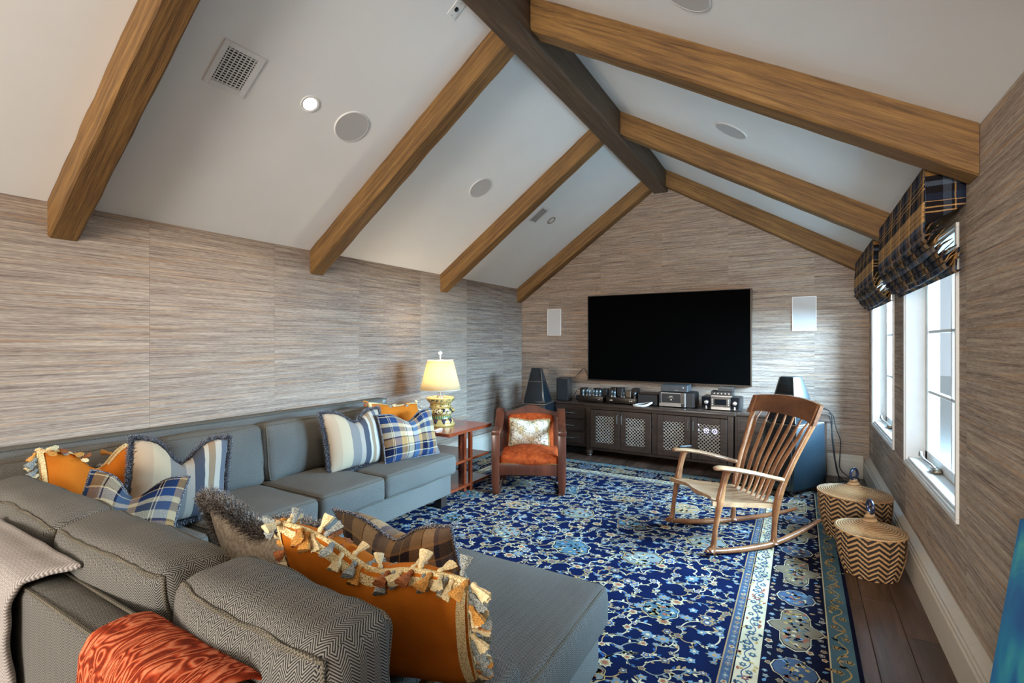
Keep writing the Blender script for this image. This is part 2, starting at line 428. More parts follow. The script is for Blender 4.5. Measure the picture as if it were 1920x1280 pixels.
# baseboards with a sloped cap and stepped moulding; profile = (distance from wall, height)
BP = [(0.0, 0.0), (0.046, 0.0), (0.046, 0.150), (0.040, 0.156), (0.040, 0.170), (0.034, 0.174), (0.034, 0.188), (0.024, 0.194), (0.004, 0.214), (0.0, 0.214)]
struct(obj('baseboard_left', prism(nb(), [(XL + pt + d, z) for d, z in BP], 1, YF, YB - 0.05), 'base_paint', smooth=20), 'tall cream baseboard along the left wall', 'baseboard')
struct(obj('baseboard_right', prism(nb(), [(XR - pt - d, z) for d, z in BP], 1, YF, YB - 0.004), 'base_paint', smooth=20), 'tall cream baseboard below the windows', 'baseboard')
struct(obj('baseboard_back', prism(nb(), [(YB - pt - d, z) for d, z in BP], 0, XL + 0.004, XR - 0.052), 'base_paint', smooth=20), 'tall cream baseboard below the television wall', 'baseboard')

# ------------------------------------------------------------------ windows
def make_glass():
    t = NT('window_glass'); n = t.n
    tr = t.add('BsdfTransparent'); tr.inputs[0].default_value = (0.93, 0.97, 0.98, 1)
    gl = t.add('BsdfGlossy'); gl.inputs['Roughness'].default_value = 0.03
    mx = t.add('MixShader'); mx.inputs[0].default_value = 0.07; t.put(mx.inputs[1], tr.outputs[0]); t.put(mx.inputs[2], gl.outputs[0])
    t.t.links.new(mx.outputs[0], t.out.inputs[0]); M['window_glass'] = t.m
make_glass()
def window(n, y0, y1, lab):
    w = bpy.data.objects.new('window_%d' % n, None); C.objects.link(w); struct(w, lab, 'window')
    z0, z1 = WZ; x0 = XR - 0.014
    def bx(lo, hi, b=0.002): return box(nb(), lo, hi, b, 1)
    for a, b, c, d in ((y0 - .02, z0 - .02, y1 + .02, z0), (y0 - .02, z1, y1 + .02, z1 + .02), (y0 - .02, z0, y0, z1), (y1, z0, y1 + .02, z1)):
        obj('casing', bx((x0, a, b), (XR + .003, c, d)), 'trim_paint', w)
    # inner bead and deep jambs
    for a, b, c, d in ((y0, z0, y1, z0 + .012), (y0, z1 - .012, y1, z1), (y0, z0, y0 + .012, z1), (y1 - .012, z0, y1, z1)):
        obj('jamb', bx((XR - .006, a, b), (XR + T - .002, c, d), 0.001), 'trim_paint', w)
    obj('sill', bx((XR + .004, y0 + .012, z0 + .010), (XR + .10, y1 - .012, z0 + .026), .004), 'trim_paint', w)
    a0, a1, b0, b1 = y0 + .012, y1 - .012, z0 + .026, z1 - .012; sx0, sx1 = XR + .088, XR + .128
    for a, b, c, d in ((a0, b0, a1, b0 + .055), (a0, b1 - .05, a1, b1), (a0, b0, a0 + .055, b1), (a1 - .055, b0, a1, b1)):
        s = obj('sash', bx((sx0, a, b), (sx1, c, d), .004), 'trim_paint', w)
    ga0, ga1, gb0, gb1 = a0 + .055, a1 - .055, b0 + .055, b1 - .05
    ym = (ga0 + ga1) / 2
    zz = [gb0 + (gb1 - gb0) * k / 3 for k in range(4)]
    for k in range(3):
        for p, q in ((ga0, ym), (ym, ga1)):
            obj('pane', box(nb(), (sx0 + .017, p, zz[k]), (sx0 + .021, q, zz[k + 1])), 'window_glass', w, smooth=0)
    obj('muntin', bx((sx0 + .006, ym - .009, gb0), (sx0 + .032, ym + .009, gb1), .003), 'trim_paint', w)
    for k in (1, 2): obj('muntin', bx((sx0 + .006, ga0, zz[k] - .009), (sx0 + .032, ga1, zz[k] + .009), .003), 'trim_paint', w)
    # crank and latch
    cy = y1 - .42; bm = nb(); box(bm, (sx0 - .045, cy - .05, z0 + .026), (sx0 - .002, cy + .05, z0 + .052), .012, 3)
    cr = obj('crank_base', bm, 'bronze_metal', w); bm = nb()
    tube(bm, [(sx0 - .03, cy, z0 + .05), (sx0 - .04, cy + .02, z0 + .064), (sx0 - .055, cy + .10, z0 + .074), (sx0 - .06, cy + .17, z0 + .085)], [.008, .007, .006, .006], 8)
    lathe(bm, [(0, 0), (.008, 0), (.01, .015), (.007, .03), (0, .031)], 10, (sx0 - .06, cy + .175, z0 + .078))
    obj('crank_arm', bm, 'silver', cr)
    bm = nb(); box(bm, (sx0 - .012, y0 + .02, z0 + .25), (sx0, y0 + .035, z0 + .37), .003, 1); tube(bm, [(sx0 - .006, y0 + .03, z0 + .36), (sx0 - .03, y0 + .05, z0 + .385), (sx0 - .034, y0 + .09, z0 + .40)], .005, 6)
    obj('latch', bm, 'silver', w)
    return w
window(1, *WIN[0], 'white casement window with crank under the nearer plaid shade')
window(2, *WIN[1], 'white casement window beside the television wall')
# added window frame for the rear light's opening, unseen behind the camera
w3 = bpy.data.objects.new('window_3', None); C.objects.link(w3); struct(w3, 'wide rear window', 'window')
for k in range(4):
    xk = RX[0] + (RX[1] - RX[0]) * k / 3
    obj('mullion', box(nb(), (xk - .03, YF - .10, RZ[0]), (xk + .03, YF - .04, RZ[1])), 'trim_paint', w3)
for zk in RZ: obj('rail', box(nb(), (RX[0], YF - .10, zk - .03), (RX[1], YF - .04, zk + .03)), 'trim_paint', w3)
# ground outside
struct(obj('floor_outside', box(nb(), (XR + T + .01, -12, -.4), (14, 30, -.3)), 'outside_ground', smooth=0), 'pale ground outside the windows', 'ground')

# ------------------------------------------------------------------ beams
def beam(name, x0, zb0, x1, zb1, ztop, y0, y1, mat, label, seed, group):
    """rafter from (x0, zb0) to (x1, zb1) along the bottom; ztop(x) gives the top"""
    ang = math.atan2(zb1 - zb0, x1 - x0); bm = nb(); N = 26; rings = []
    inv = Matrix.Rotation(ang, 4, 'Y')
    for i in range(N + 1):
        t = i / N; x = x0 + (x1 - x0) * t; zb = zb0 + (zb1 - zb0) * t; zt_ = ztop(x) - .001
        def w(k): return 0.005 * noise.noise(Vector((t * 14, k * 3.1, seed)))
        ch = 0.010
        pts = [(y0 + w(1), zt_), (y0 + w(1), zb + ch + w(2)), (y0 + ch + w(3), zb + w(2)), (y1 - ch + w(4), zb + w(5)), (y1 + w(6), zb + ch + w(5)), (y1 + w(6), zt_)]
        rings.append([bm.verts.new(inv @ Vector((x - x0, p[0] - y0, p[1] - zb0))) for p in pts])
    for a, b in zip(rings, rings[1:]):
        for k in range(6): bm.faces.new((a[k], a[(k + 1) % 6], b[(k + 1) % 6], b[k]))
    bm.faces.new(rings[0]); bm.faces.new(list(reversed(rings[-1])))
    o = obj(name, bm, mat, None, (x0, y0, zb0), (0, -ang, 0), smooth=25, fixn=True)
    return tag(o, label, 'beam', group)
RB0, RB1, RBZ = -1.485, -1.315, 3.05
ysL = [(.925, 1.05), (2.455, 2.58), (4.04, 4.165), (5.655, 5.785)]
labL = ['rough golden brown rafter beam above the corner of the sofa on the left slope', 'rough brown rafter beam on the left slope beside the lit downlight and round speaker',
        'brown rafter beam on the left slope above the table lamp', 'dark brown rafter beam on the left slope against the television wall']
for (a, b), l, k in zip(ysL, labL, range(4)): beam('ceiling_beam', XL + .003, 1.843, RB0 - .001, 1.843 + .695 * (RB0 - XL), zceilL, a, b, 'beam_wood', l, 10 + k, 'rafter beams')
ysR = [(.87, 1.0), (2.43, 2.565), (4.03, 4.155), (5.655, 5.785)]
labR = ['rough brown rafter beam on the window side, over the viewer', 'big golden brown rafter beam on the window slope ending above the nearer plaid shade',
        'brown rafter beam on the window slope ending between the two plaid shades', 'dark brown rafter beam on the window slope against the television wall']
for (a, b), l, k in zip(ysR, labR, range(4)): beam('ceiling_beam', XR - .005, 1.935, RB1 + .001, 1.935 + .608 * (XR - RB1), zceilR, a, b, 'beam_wood', l, 30 + k, 'rafter beams')
# ridge beam, local x along the room
bm = nb(); N = 60; rings = []
for i in range(N + 1):
    y = YF + .01 + (YB - YF - .015) * i / N
    def w(k): return 0.006 * noise.noise(Vector((y * 2.2, k * 3.1, 77)))
    pts = [(RB0 + w(1), zceilL(RB0) - .001), (RB0 + w(1), RBZ + .01), (RB0 + .01 + w(2), RBZ + w(3)), (RB1 - .01 + w(4), RBZ + w(5)), (RB1 + w(6), RBZ + .01), (RB1 + w(6), zceilR(RB1) - .001), (XA, ZA - .001)]
    rings.append([bm.verts.new((y, -p[0], p[1])) for p in pts])
for a, b in zip(rings, rings[1:]):
    for k in range(7): bm.faces.new((a[k], a[(k + 1) % 7], b[(k + 1) % 7], b[k]))
bm.faces.new(rings[0]); bm.faces.new(list(reversed(rings[-1])))
tag(obj('ridge_beam', bm, 'ridge_wood', None, (0, 0, 0), (0, 0, R(90)), smooth=25, fixn=True), 'long grey-brown ridge beam running along the peak of the vaulted ceiling', 'beam')

# ------------------------------------------------------------------ ceiling fittings; local frame: z = into the room, x up the slope
def onL(x, y): return Matrix.Translation((x, y, zceilL(x))) @ Matrix.Rotation(-math.atan(.695), 4, 'Y') @ Matrix.Rotation(math.pi, 4, 'X')
def onR(x, y): return Matrix.Translation((x, y, zceilR(x))) @ Matrix.Rotation(math.atan(.608), 4, 'Y') @ Matrix.Rotation(math.pi, 4, 'X')
def at(o, mx): o.matrix_world = mx; return o
def round_speaker(mx, r, label):
    t = thing('ceiling_speaker', label, 'ceiling speaker', group='round ceiling speakers'); at(t, mx)
    obj('grille', lathe(nb(), [(0, .006), (r - .006, .006), (r - .005, .004), (r - .005, 0)], 48), 'grey_grille', t)
    obj('rim', lathe(nb(), [(r - .005, 0), (r - .005, .007), (r, .006), (r + .002, 0)], 48), 'white_plastic', t)
round_speaker(onL(-2.377, 2.085), .108, 'round grey speaker flush in the ceiling beside the lit downlight')
round_speaker(onL(-2.372, 3.484), .108, 'round grey speaker flush in the left slope between the second and third rafters')
round_speaker(onR(-.392, 3.513), .108, 'round grey speaker flush in the window slope between two rafters')
round_speaker(onR(-.392, 2.04), .108, 'round grey speaker in the window slope in front of the big golden rafter')
def glow(name, col, st):
    t = NT(name); t.set((0.9, 0.9, 0.88, 1), 0.4); t.b.inputs['Emission Color'].default_value = col; t.b.inputs['Emission Strength'].default_value = st; M[name] = t.m
glow('lit_bulb', (1.0, 0.96, 0.86, 1), 6.0)
glow('dim_bulb', (1.0, 0.96, 0.9, 1), 0.6)
def downlight(mx, r, lit, label, power):
    t = thing('downlight', label, 'ceiling light', group='recessed downlights'); at(t, mx)
    obj('trim_ring', lathe(nb(), [(r * .72, .001), (r * .76, .004), (r * .98, .005), (r, .002), (r, 0)], 36), 'white_plastic' if lit else 'silver', t)  # unlit ring greyed with silver to stand for the shade of its recess
    obj('bulb', lathe(nb(), [(0, .0015), (r * .6, .0014), (r * .73, .001)], 36), 'lit_bulb' if lit else 'white_plastic', t)
    if not lit: return
    d = bpy.data.lights.new('downlight_spot', 'SPOT'); d.energy = power; d.spot_size = R(125); d.spot_blend = .7; d.color = (1.0, .86, .70); d.shadow_soft_size = .05
    o = bpy.data.objects.new('downlight_spot', d); C.objects.link(o)
    q = mx @ Vector((0, 0, .03)); o.location = q; o.rotation_euler = (0, 0, 0)
downlight(onL(-2.364, 1.778), .052, True, 'lit recessed downlight beside a round ceiling speaker', 42)
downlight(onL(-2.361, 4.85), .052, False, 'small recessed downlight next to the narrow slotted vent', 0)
# square egg-crate vent and slotted vent
def vent(mx, sx, sy, nx, ny, label, slot):
    t = thing('ceiling_vent', label, 'vent', group='ceiling vents'); at(t, mx)
    b = .028 if not slot else .016; bm = nb()
    for lo, hi in (((-sx / 2, -sy / 2, 0), (sx / 2, -sy / 2 + b, .008)), ((-sx / 2, sy / 2 - b, 0), (sx / 2, sy / 2, .008)), ((-sx / 2, -sy / 2 + b, 0), (-sx / 2 + b, sy / 2 - b, .008)), ((sx / 2 - b, -sy / 2 + b, 0), (sx / 2, sy / 2 - b, .008))): box(bm, lo, hi, .002, 1)
    for q in (-1, 1): lathe(bm, [(0, .010), (.004, .0095), (.0045, .008)], 8, (q * (sx / 2 - b / 2), 0, 0))
    obj('frame', bm, 'white_plastic', t)
    obj('backing', box(nb(), (-sx / 2 + b, -sy / 2 + b, .0005), (sx / 2 - b, sy / 2 - b, .001)), 'cabinet_dark', t, smooth=0)
    ix, iy = sx - 2 * b, sy - 2 * b
    for k in range(nx):
        xk = -ix / 2 + ix * (k + .5) / nx
        s_ = obj('louver', box(nb(), (xk - .0022, -iy / 2, .003), (xk + .0022, iy / 2, .0075)), 'white_plastic', t, smooth=0)
    for k in range(ny):
        yk = -iy / 2 + iy * (k + .5) / ny
        obj('louver', box(nb(), (-ix / 2, yk - .0022, .0015), (ix / 2, yk + .0022, .0045)), 'white_plastic', t, smooth=0)
vent(onL(-2.372, 1.359), .245, .20, 14, 7, 'square white egg-crate vent grille beside the golden rafter', False)
vent(onL(-2.367, 4.557), .21, .155, 0, 8, 'narrow slotted vent in the ceiling beside the small downlight', True)
# small sensor plate near the ridge
t = thing('sensor_plate', 'small white plate with a black eye sensor beside the ridge beam', 'sensor'); at(t, onL(-1.637, 2.165))
obj('plate', box(nb(), (-.05, -.032, 0), (.05, .032, .004), .002, 1), 'white_plastic', t)
obj('lens', lathe(nb(), [(0, .012), (.007, .0105), (.012, .006), (.013, .004)], 16), 'black_gloss', t)
for q in (-.038, .038): obj('screw', lathe(nb(), [(0, .0055), (.003, .005), (.0035, .004)], 8, (q, 0, 0)), 'silver', t)

# ------------------------------------------------------------------ soft shapes
def axis_ts(h, r, n):
    k = r / h
    e = [0, .3, .65, 1.0]
    a = [-1 + k * q for q in e]; b = [1 - k * q for q in reversed(e)]
    m_ = [a[-1] + (b[0] - a[-1]) * i / n for i in range(1, n)]
    return a + m_ + b
def cushion_fn(size, r, puff, seed, wr):
    h = Vector(size) / 2
    def f(p):
        q = Vector((p[0] * h.x, p[1] * h.y, p[2] * h.z))
        c = Vector([max(-(h[i] - r), min(h[i] - r, q[i])) for i in range(3)]); d = q - c
        pos = c + d.normalized() * r if d.length > 1e-9 else q
        s = [1 - p[i] * p[i] for i in range(3)]
        pos += Vector((p[0] * puff[0] * s[1] * s[2], p[1] * puff[1] * s[0] * s[2], p[2] * puff[2] * s[0] * s[1]))
        nv = noise.noise_vector(pos * 5.0 + Vector((seed, seed * 1.7, 0))) * wr + noise.noise_vector(pos * 16.0 + Vector((seed, 0, seed))) * wr * .35
        return pos + nv
    return f
def cushion_bm(size, r, puff, n=(8, 8, 4), seed=1.0, wr=.006):
    f = cushion_fn(size, r, puff, seed, wr); bm = nb(); cache = {}
    ts = [axis_ts(size[i] / 2, r, n[i]) for i in range(3)]
    def V(p):
        k = tuple(round(q, 5) for q in p)
        if k not in cache: cache[k] = bm.verts.new(f(p))
        return cache[k]
    for a in range(3):
        b, c = (a + 1) % 3, (a + 2) % 3
        for s in (-1, 1):
            for i in range(len(ts[b]) - 1):
                for j in range(len(ts[c]) - 1):
                    qs = []
                    for (u, v) in ((ts[b][i], ts[c][j]), (ts[b][i + 1], ts[c][j]), (ts[b][i + 1], ts[c][j + 1]), (ts[b][i], ts[c][j + 1])):
                        p = [0, 0, 0]; p[a] = s; p[b] = u; p[c] = v; qs.append(V(p))
                    bm.faces.new(qs if s > 0 else qs[::-1])
    return bm, f
def cushion(name, lo, hi, parent, mat='sofa_fabric', r=.035, puff=(.01, .01, .02), seed=1.0, wr=.006, pipe=None, rot=None, n=(8, 8, 4), pr=.005):
    size = [hi[i] - lo[i] for i in range(3)]; cen = [(hi[i] + lo[i]) / 2 for i in range(3)]
    bm, f = cushion_bm(size, r, puff, n, seed, wr)
    o = obj(name, bm, mat, parent, cen, rot, smooth=60)
    for (ax, s) in (pipe or []):
        b, c = (ax + 1) % 3, (ax + 2) % 3; pts = []; k = 1 - .29 * r * 2 / size[ax]
        N = 22
        for (q0, q1) in (((-1, -1), (1, -1)), ((1, -1), (1, 1)), ((1, 1), (-1, 1)), ((-1, 1), (-1, -1))):
            for i in range(N):
                t_ = i / N; p = [0, 0, 0]; p[ax] = s; p[b] = q0[0] + (q1[0] - q0[0]) * t_; p[c] = q0[1] + (q1[1] - q0[1]) * t_
                pts.append(f(p))
        obj('piping', ring(nb(), pts, pr, 6), 'sofa_piping', o, smooth=60)
    return o

# ------------------------------------------------------------------ sectional sofa
sofa = thing('sectional_sofa', 'large grey herringbone sectional sofa with a chaise on the patterned rug', 'sofa', (-2.2, 1.2, 0))
SO = Vector((-2.2, 1.2, 0))
def sb(name, lo, hi, bev=.02, seg=3, mat='sofa_fabric'):
    return obj(name, box(nb(), Vector(lo) - SO, Vector(hi) - SO, bev, seg), mat, sofa, smooth=50)
def sc(name, lo, hi, **k):
    o = cushion(name, Vector(lo) - SO, Vector(hi) - SO, sofa, **k); return o
# frames: back along the left wall, back of the return, bases
sb('back_frame', (-3.215, .37, .10), (-3.09, 3.115, .83), .03)
sb('back_frame', (-3.213, 3.02, .10), (-3.06, 3.17, .735), .035)
sb('back_frame', (-3.09, .385, .10), (-1.605, .472, .765), .022)
sb('back_frame', (-1.595, .385, .10), (-.62, .472, .765), .022)
bm = nb(); pts = [(-1.60, .387, .10), (-1.60, .382, .45), (-1.60, .384, .735), (-1.60, .394, .765), (-1.60, .43, .773), (-1.60, .465, .765), (-1.60, .475, .735), (-1.60, .475, .5)]
tube(bm, [Vector(p) - SO for p in pts], .008, 8); obj('frame_seam', bm, 'sofa_piping', sofa)
for yy_ in (.392, .466):
    bm = nb(); tube(bm, [Vector((x_, yy_, .761 + .002 * math.sin(x_ * 9))) - SO for x_ in [-3.18 + .1 * k for k in range(26)]], .0045, 6); obj('piping', bm, 'sofa_piping', sofa)
bm = nb(); tube(bm, [Vector((-3.097, y_, .826)) - SO for y_ in [.4 + .15 * k for k in range(19)]], .005, 6); obj('piping', bm, 'sofa_piping', sofa)
sb('base', (-3.15, .40, .10), (-2.40, 3.11, .275), .012)
sb('base', (-2.40, .40, .10), (-.63, 1.16, .275), .012)
sb('base', (-1.27, 1.10, .12), (-.63, 1.70, .275), .02)
# seat cushions
top = dict(pipe=[(2, 1), (2, -1)], pr=.0045)
sc('seat_cushion', (-3.05, .46, .275), (-2.36, 1.245, .43), seed=2, **top)
sc('seat_cushion', (-3.05, 1.255, .275), (-2.335, 1.825, .435), seed=3, puff=(.012, .006, .022), n=(10, 8, 4), **top)
sc('seat_cushion', (-3.05, 1.835, .275), (-2.325, 2.33, .435), seed=4, puff=(.012, .006, .022), n=(10, 8, 4), **top)
sc('seat_cushion', (-3.05, 2.34, .275), (-2.33, 3.10, .435), seed=5, puff=(.012, .006, .022), n=(10, 8, 4), **top)
sc('seat_cushion', (-2.35, .46, .275), (-1.305, 1.17, .43), seed=6, **top)
sc('chaise_cushion', (-1.295, .46, .275), (-.60, 1.725, .432), seed=7, puff=(.012, .01, .018), n=(9, 14, 4), **top)
# back cushions of the wall run, leaning back a little
bp = dict(pipe=[(0, 1), (0, -1)], puff=(.035, .008, .012), r=.05, n=(4, 8, 8), rot=(0, R(-9), 0), wr=.008)
sc('back_cushion', (-3.09, .60, .40), (-2.89, 1.27, .80), seed=11, **bp)
sc('back_cushion', (-3.085, 1.285, .41), (-2.885, 1.85, .79), seed=12, **bp)
sc('back_cushion', (-3.085, 1.86, .41), (-2.885, 2.395, .785), seed=13, **bp)
sc('back_cushion', (-3.085, 2.405, .41), (-2.885, 3.03, .79), seed=14, **bp)
# back cushions of the return, seen from behind
rp_ = dict(pipe=[(1, 1), (1, -1)], puff=(.008, .035, .014), r=.045, n=(9, 4, 8), rot=(R(5), 0, 0), wr=.016)
sc('back_cushion', (-2.45, .505, .41), (-1.725, .665, .835), seed=21, **rp_)
sc('back_cushion', (-1.715, .505, .41), (-1.12, .665, .845), seed=22, **rp_)
sc('back_cushion', (-1.105, .505, .41), (-.615, .665, .85), seed=23, **rp_)
# arms
sb('arm', (-3.05, 2.985, .42), (-2.555, 3.10, .525), .018)
sb('arm', (-.732, .452, .28), (-.612, 1.09, .495), .018)
# legs
for lx, ly in ((-2.46, 3.05), (-3.1, 3.05), (-2.46, 1.3), (-.70, 1.64), (-1.22, 1.64), (-.70, .43), (-3.1, .45), (-1.6, .43)):
    obj('leg', prism(nb(), [(lx - .035 - SO.x, ly - .035 - SO.y), (lx + .035 - SO.x, ly - .035 - SO.y), (lx + .035 - SO.x, ly + .035 - SO.y), (lx - .035 - SO.x, ly + .035 - SO.y)], 2, .0125, .13), 'leg_dark', sofa, smooth=0)

# ------------------------------------------------------------------ throw pillows
def pillow_fn(w, h, th, chop, seed, pinch=.05, wr=.006, shear=0.0, lift=0.0):
    def f(u, v, s):
        x_ = u * w / 2 * (1 - pinch * (1 - v * v)); z_ = h / 2 + v * h / 2 * (1 - pinch * (1 - u * u))
        d = chop * math.exp(-(u / .36) ** 2) * max(0, (v + .5) / 1.5) ** 1.6
        z_ -= d
        low = (1 - v) / 2; k = max(0.0, min(1.0, (u + .05) / .5)); z_ += shear * u * w / 2 * low + lift * low * k * k * (3 - 2 * k)
        e = max(0.0, (1 - abs(u) ** 2.6) * (1 - abs(v) ** 2.6))
        y_ = s * th / 2 * e ** .55
        nv = noise.noise_vector(Vector((x_ * 7 + seed, y_ * 4, z_ * 7))) * wr * (.3 + e)
        y_ += .02 * math.sin(u * 3 + seed) * chop * 4 * max(0, v)
        return Vector((x_, y_, z_)) + nv
    return f
def pillow_bm(f, w, h, n=18, ou=0.0, ov=0.0):
    bm = nb(); uv = bm.loops.layers.uv.new('UVMap')
    def tt(i): return math.sin((i / n * 2 - 1) * math.pi / 2 * .92) / math.sin(math.pi / 2 * .92)
    P_ = {}
    def V(i, j, s):
        k = (i, j, 0 if (i in (0, n) or j in (0, n)) else s)
        if k not in P_: P_[k] = bm.verts.new(f(tt(i), tt(j), s))
        return P_[k]
    for s in (-1, 1):
        for i in range(n):
            for j in range(n):
                ij = [(i, j), (i + 1, j), (i + 1, j + 1), (i, j + 1)]
                if s > 0: ij = ij[::-1]
                fc = bm.faces.new([V(a, b, s) for a, b in ij])
                for lo, (a, b) in zip(fc.loops, ij): lo[uv].uv = ((tt(a) + 1) * w / 2 + ou, (tt(b) + 1) * h / 2 + ov)
    return bm
def perimeter(f, n):
    pts = []
    for (a, b) in (((-1, -1), (1, -1)), ((1, -1), (1, 1)), ((1, 1), (-1, 1)), ((-1, 1), (-1, -1))):
        for i in range(n):
            t_ = i / n; u, v = a[0] + (b[0] - a[0]) * t_, a[1] + (b[1] - a[1]) * t_
            pts.append((f(u, v, 0), Vector((u, 0, v)).normalized() if abs(abs(u) - abs(v)) < .25 else (Vector((math.copysign(1, u), 0, 0)) if abs(u) > abs(v) else Vector((0, 0, math.copysign(1, v))))))
    return pts
def yarn_fringe(f, n, ln, mat, parent, seed, per=14, thick=.0016):
    rr = random.Random(seed); bm = nb(); pp = perimeter(f, n); N = len(pp)
    for i in range(N):
        p0, o0 = pp[i]; p1, o1 = pp[(i + 1) % N]
        for k in range(per):
            t_ = rr.random(); p = p0.lerp(p1, t_); o = o0.lerp(o1, t_)
            d = (o * .8 + Vector((rr.gauss(0, .6), rr.gauss(0, .9), rr.gauss(0, .6)))).normalized() * ln * rr.uniform(.6, 1.1)
            s = d.cross(Vector((rr.gauss(0, 1), rr.gauss(0, 1), rr.gauss(0, 1)))).normalized() * thick
            q = p + d * .55 + Vector((0, 0, -.1 * ln)); e = p + d
            bm.faces.new([bm.verts.new(p - s), bm.verts.new(p + s), bm.verts.new(q + s * .9), bm.verts.new(q - s * .9)])
            bm.faces.new([bm.verts.new(q - s * .9), bm.verts.new(q + s * .9), bm.verts.new(e)])
    o = obj('fringe', bm, mat, parent, smooth=0); o['kind'] = 'stuff'
    return o
tassel_mesh = {}
def tassel_bm(seed):
    bm = nb(); rr = random.Random(seed)
    lathe(bm, [(0, .004), (.0045, .002), (.0062, -.003), (.0045, -.008), (.0052, -.0095), (.0045, -.011)], 8)
    n = 14; a = []; b = []; c = []
    for k in range(n):
        q = 2 * math.pi * k / n; w_ = 1 + (.16 if k % 2 else -.1)
        a.append(bm.verts.new((.005 * math.cos(q), .004 * math.sin(q), -.010)))
        b.append(bm.verts.new((.0095 * w_ * math.cos(q), .0065 * w_ * math.sin(q), -.022)))
        c.append(bm.verts.new((.0125 * w_ * math.cos(q), .0075 * w_ * math.sin(q), -.034 + rr.uniform(-.002, .002))))
    for k in range(n):
        bm.faces.new((a[k], b[k], b[(k + 1) % n], a[(k + 1) % n])); bm.faces.new((b[k], c[k], c[(k + 1) % n], b[(k + 1) % n]))
    bm.faces.new(c)
    return bm
def tassels(f, parent, step, scale, seed, sides=(0, 1, 2, 3)):
    rr = random.Random(seed); kinds = ['tassel_cream', 'tassel_gold', 'tassel_blue', 'tassel_rust', 'tassel_blue', 'tassel_cream']
    sd = [((-1, -1), (1, -1)), ((1, -1), (1, 1)), ((1, 1), (-1, 1)), ((-1, 1), (-1, -1))]; idx = 0
    for si in sides:
        a, b = sd[si]; L = (f(*a, 0) - f(*b, 0)).length; n = max(3, int(L / step))
        for i in range(n):
            t_ = (i + rr.uniform(.3, .7)) / n; u, v = a[0] + (b[0] - a[0]) * t_, a[1] + (b[1] - a[1]) * t_; p = f(u, v, 0)
            side = -1 if rr.random() < .5 else 1
            if si == 2: d = Vector((rr.gauss(0, .35), side * rr.uniform(.5, 1.0), rr.uniform(-.75, .35)))
            elif si == 0: d = Vector((rr.gauss(0, .3), side * .8, -.35))
            else: d = Vector((math.copysign(.75, u) + rr.gauss(0, .2), side * rr.uniform(.1, .5), rr.uniform(-.9, -.3)))
            d.normalize(); k = kinds[idx % 6] if rr.random() < .75 else rr.choice(kinds); idx += 1
            q = Vector((0, 0, -1)).rotation_difference(d); s_ = scale * rr.uniform(.9, 1.15)
            if k not in tassel_mesh: o = obj('tassel', tassel_bm(5), k, parent, smooth=60); tassel_mesh[k] = o
            else: o = share('tassel', tassel_mesh[k], parent)
            o.rotation_mode = 'QUATERNION'; o.rotation_quaternion = q; o.location = p + d * .008; o.scale = (s_, s_, s_)
def braid(f, parent, n, w=.008, inset=.97):
    """woven gimp band along the seam"""
    pts = []
    for (a, b) in (((-1, -1), (1, -1)), ((1, -1), (1, 1)), ((1, 1), (-1, 1)), ((-1, 1), (-1, -1))):
        for i in range(n):
            t_ = i / n; pts.append(f((a[0] + (b[0] - a[0]) * t_) * inset, (a[1] + (b[1] - a[1]) * t_) * inset, 0))
    bm = nb(); ring(bm, pts, w, 8)
    lo_, hi_ = [], []
    for k, dst in ((.985, lo_), (.925, hi_)):
        for (a, b) in (((-1, -1), (1, -1)), ((1, -1), (1, 1)), ((1, 1), (-1, 1)), ((-1, 1), (-1, -1))):
            for i in range(n):
                t_ = i / n; u, v = (a[0] + (b[0] - a[0]) * t_) * k, (a[1] + (b[1] - a[1]) * t_) * k
                dst.append(bm.verts.new(f(u, v, -1) + Vector((0, -.0035, 0))))
    for i in range(len(lo_)): bm.faces.new((lo_[i], lo_[(i + 1) % len(lo_)], hi_[(i + 1) % len(lo_)], hi_[i]))
    return obj('braid', bm, 'braid', parent, smooth=60)
def pillow(label, w, h, th, loc, yaw, lean, roll, mat, chop=.03, seed=1, trim=None, n=18, ou=0., ov=0., group='throw pillows on the sofa', pinch=.05, cat='pillow', step=.03, ts=1.0, name='throw_pillow', lift=0.0):
    f = pillow_fn(w, h, th, chop, seed, pinch, shear=math.tan(R(roll)), lift=lift)
    t = thing(name, label, cat, loc, 0, group)
    t.rotation_mode = 'QUATERNION'
    t.rotation_quaternion = (Matrix.Rotation(R(yaw), 3, 'Z') @ Matrix.Rotation(R(-lean), 3, 'X') @ Matrix.Rotation(R(roll), 3, 'Y')).to_quaternion()
    obj('cover', pillow_bm(f, w, h, n, ou, ov), mat, t, smooth=70)
    if trim == 'tassel':
        braid(f, t, 24); tassels(f, t, step, ts, seed)
    elif trim == 'yarn': yarn_fringe(f, 34, .030, 'fringe_yarn', t, seed, per=60, thick=.0019)
    elif trim == 'brush': yarn_fringe(f, 40, .046, 'fringe_brown', t, seed, per=150, thick=.0017)
    elif trim == 'pipe':
        pts = [p for p, o in perimeter(f, 24)]; obj('edging', ring(nb(), pts, .006, 6), 'fringe_yarn', t, smooth=60)
    elif trim == 'short': yarn_fringe(f, 34, .016, 'braid', t, seed, per=22, thick=.0012)
    return t
G2 = 'pillows at the end of the sofa by the lamp table'; G1 = 'pillows in the corner of the sofa'; G3 = 'pillows on the chaise'
pillow('orange velvet pillow with tassel trim behind a plaid pillow next to the lamp table', .56, .40, .13, (-2.73, 2.885, .445), 92, 17, 7, 'orange_velvet', .018, 3.1, 'tassel', 14, lift=.10, group=G2, step=.03, ts=1.1)
pillow('grey and cream striped pillow with fringe leaning beside a blue plaid pillow', .47, .40, .16, (-2.64, 2.39, .447), 84, 18, 2, 'pillow_stripe', .085, 4.3, 'yarn', 16, group=G2)
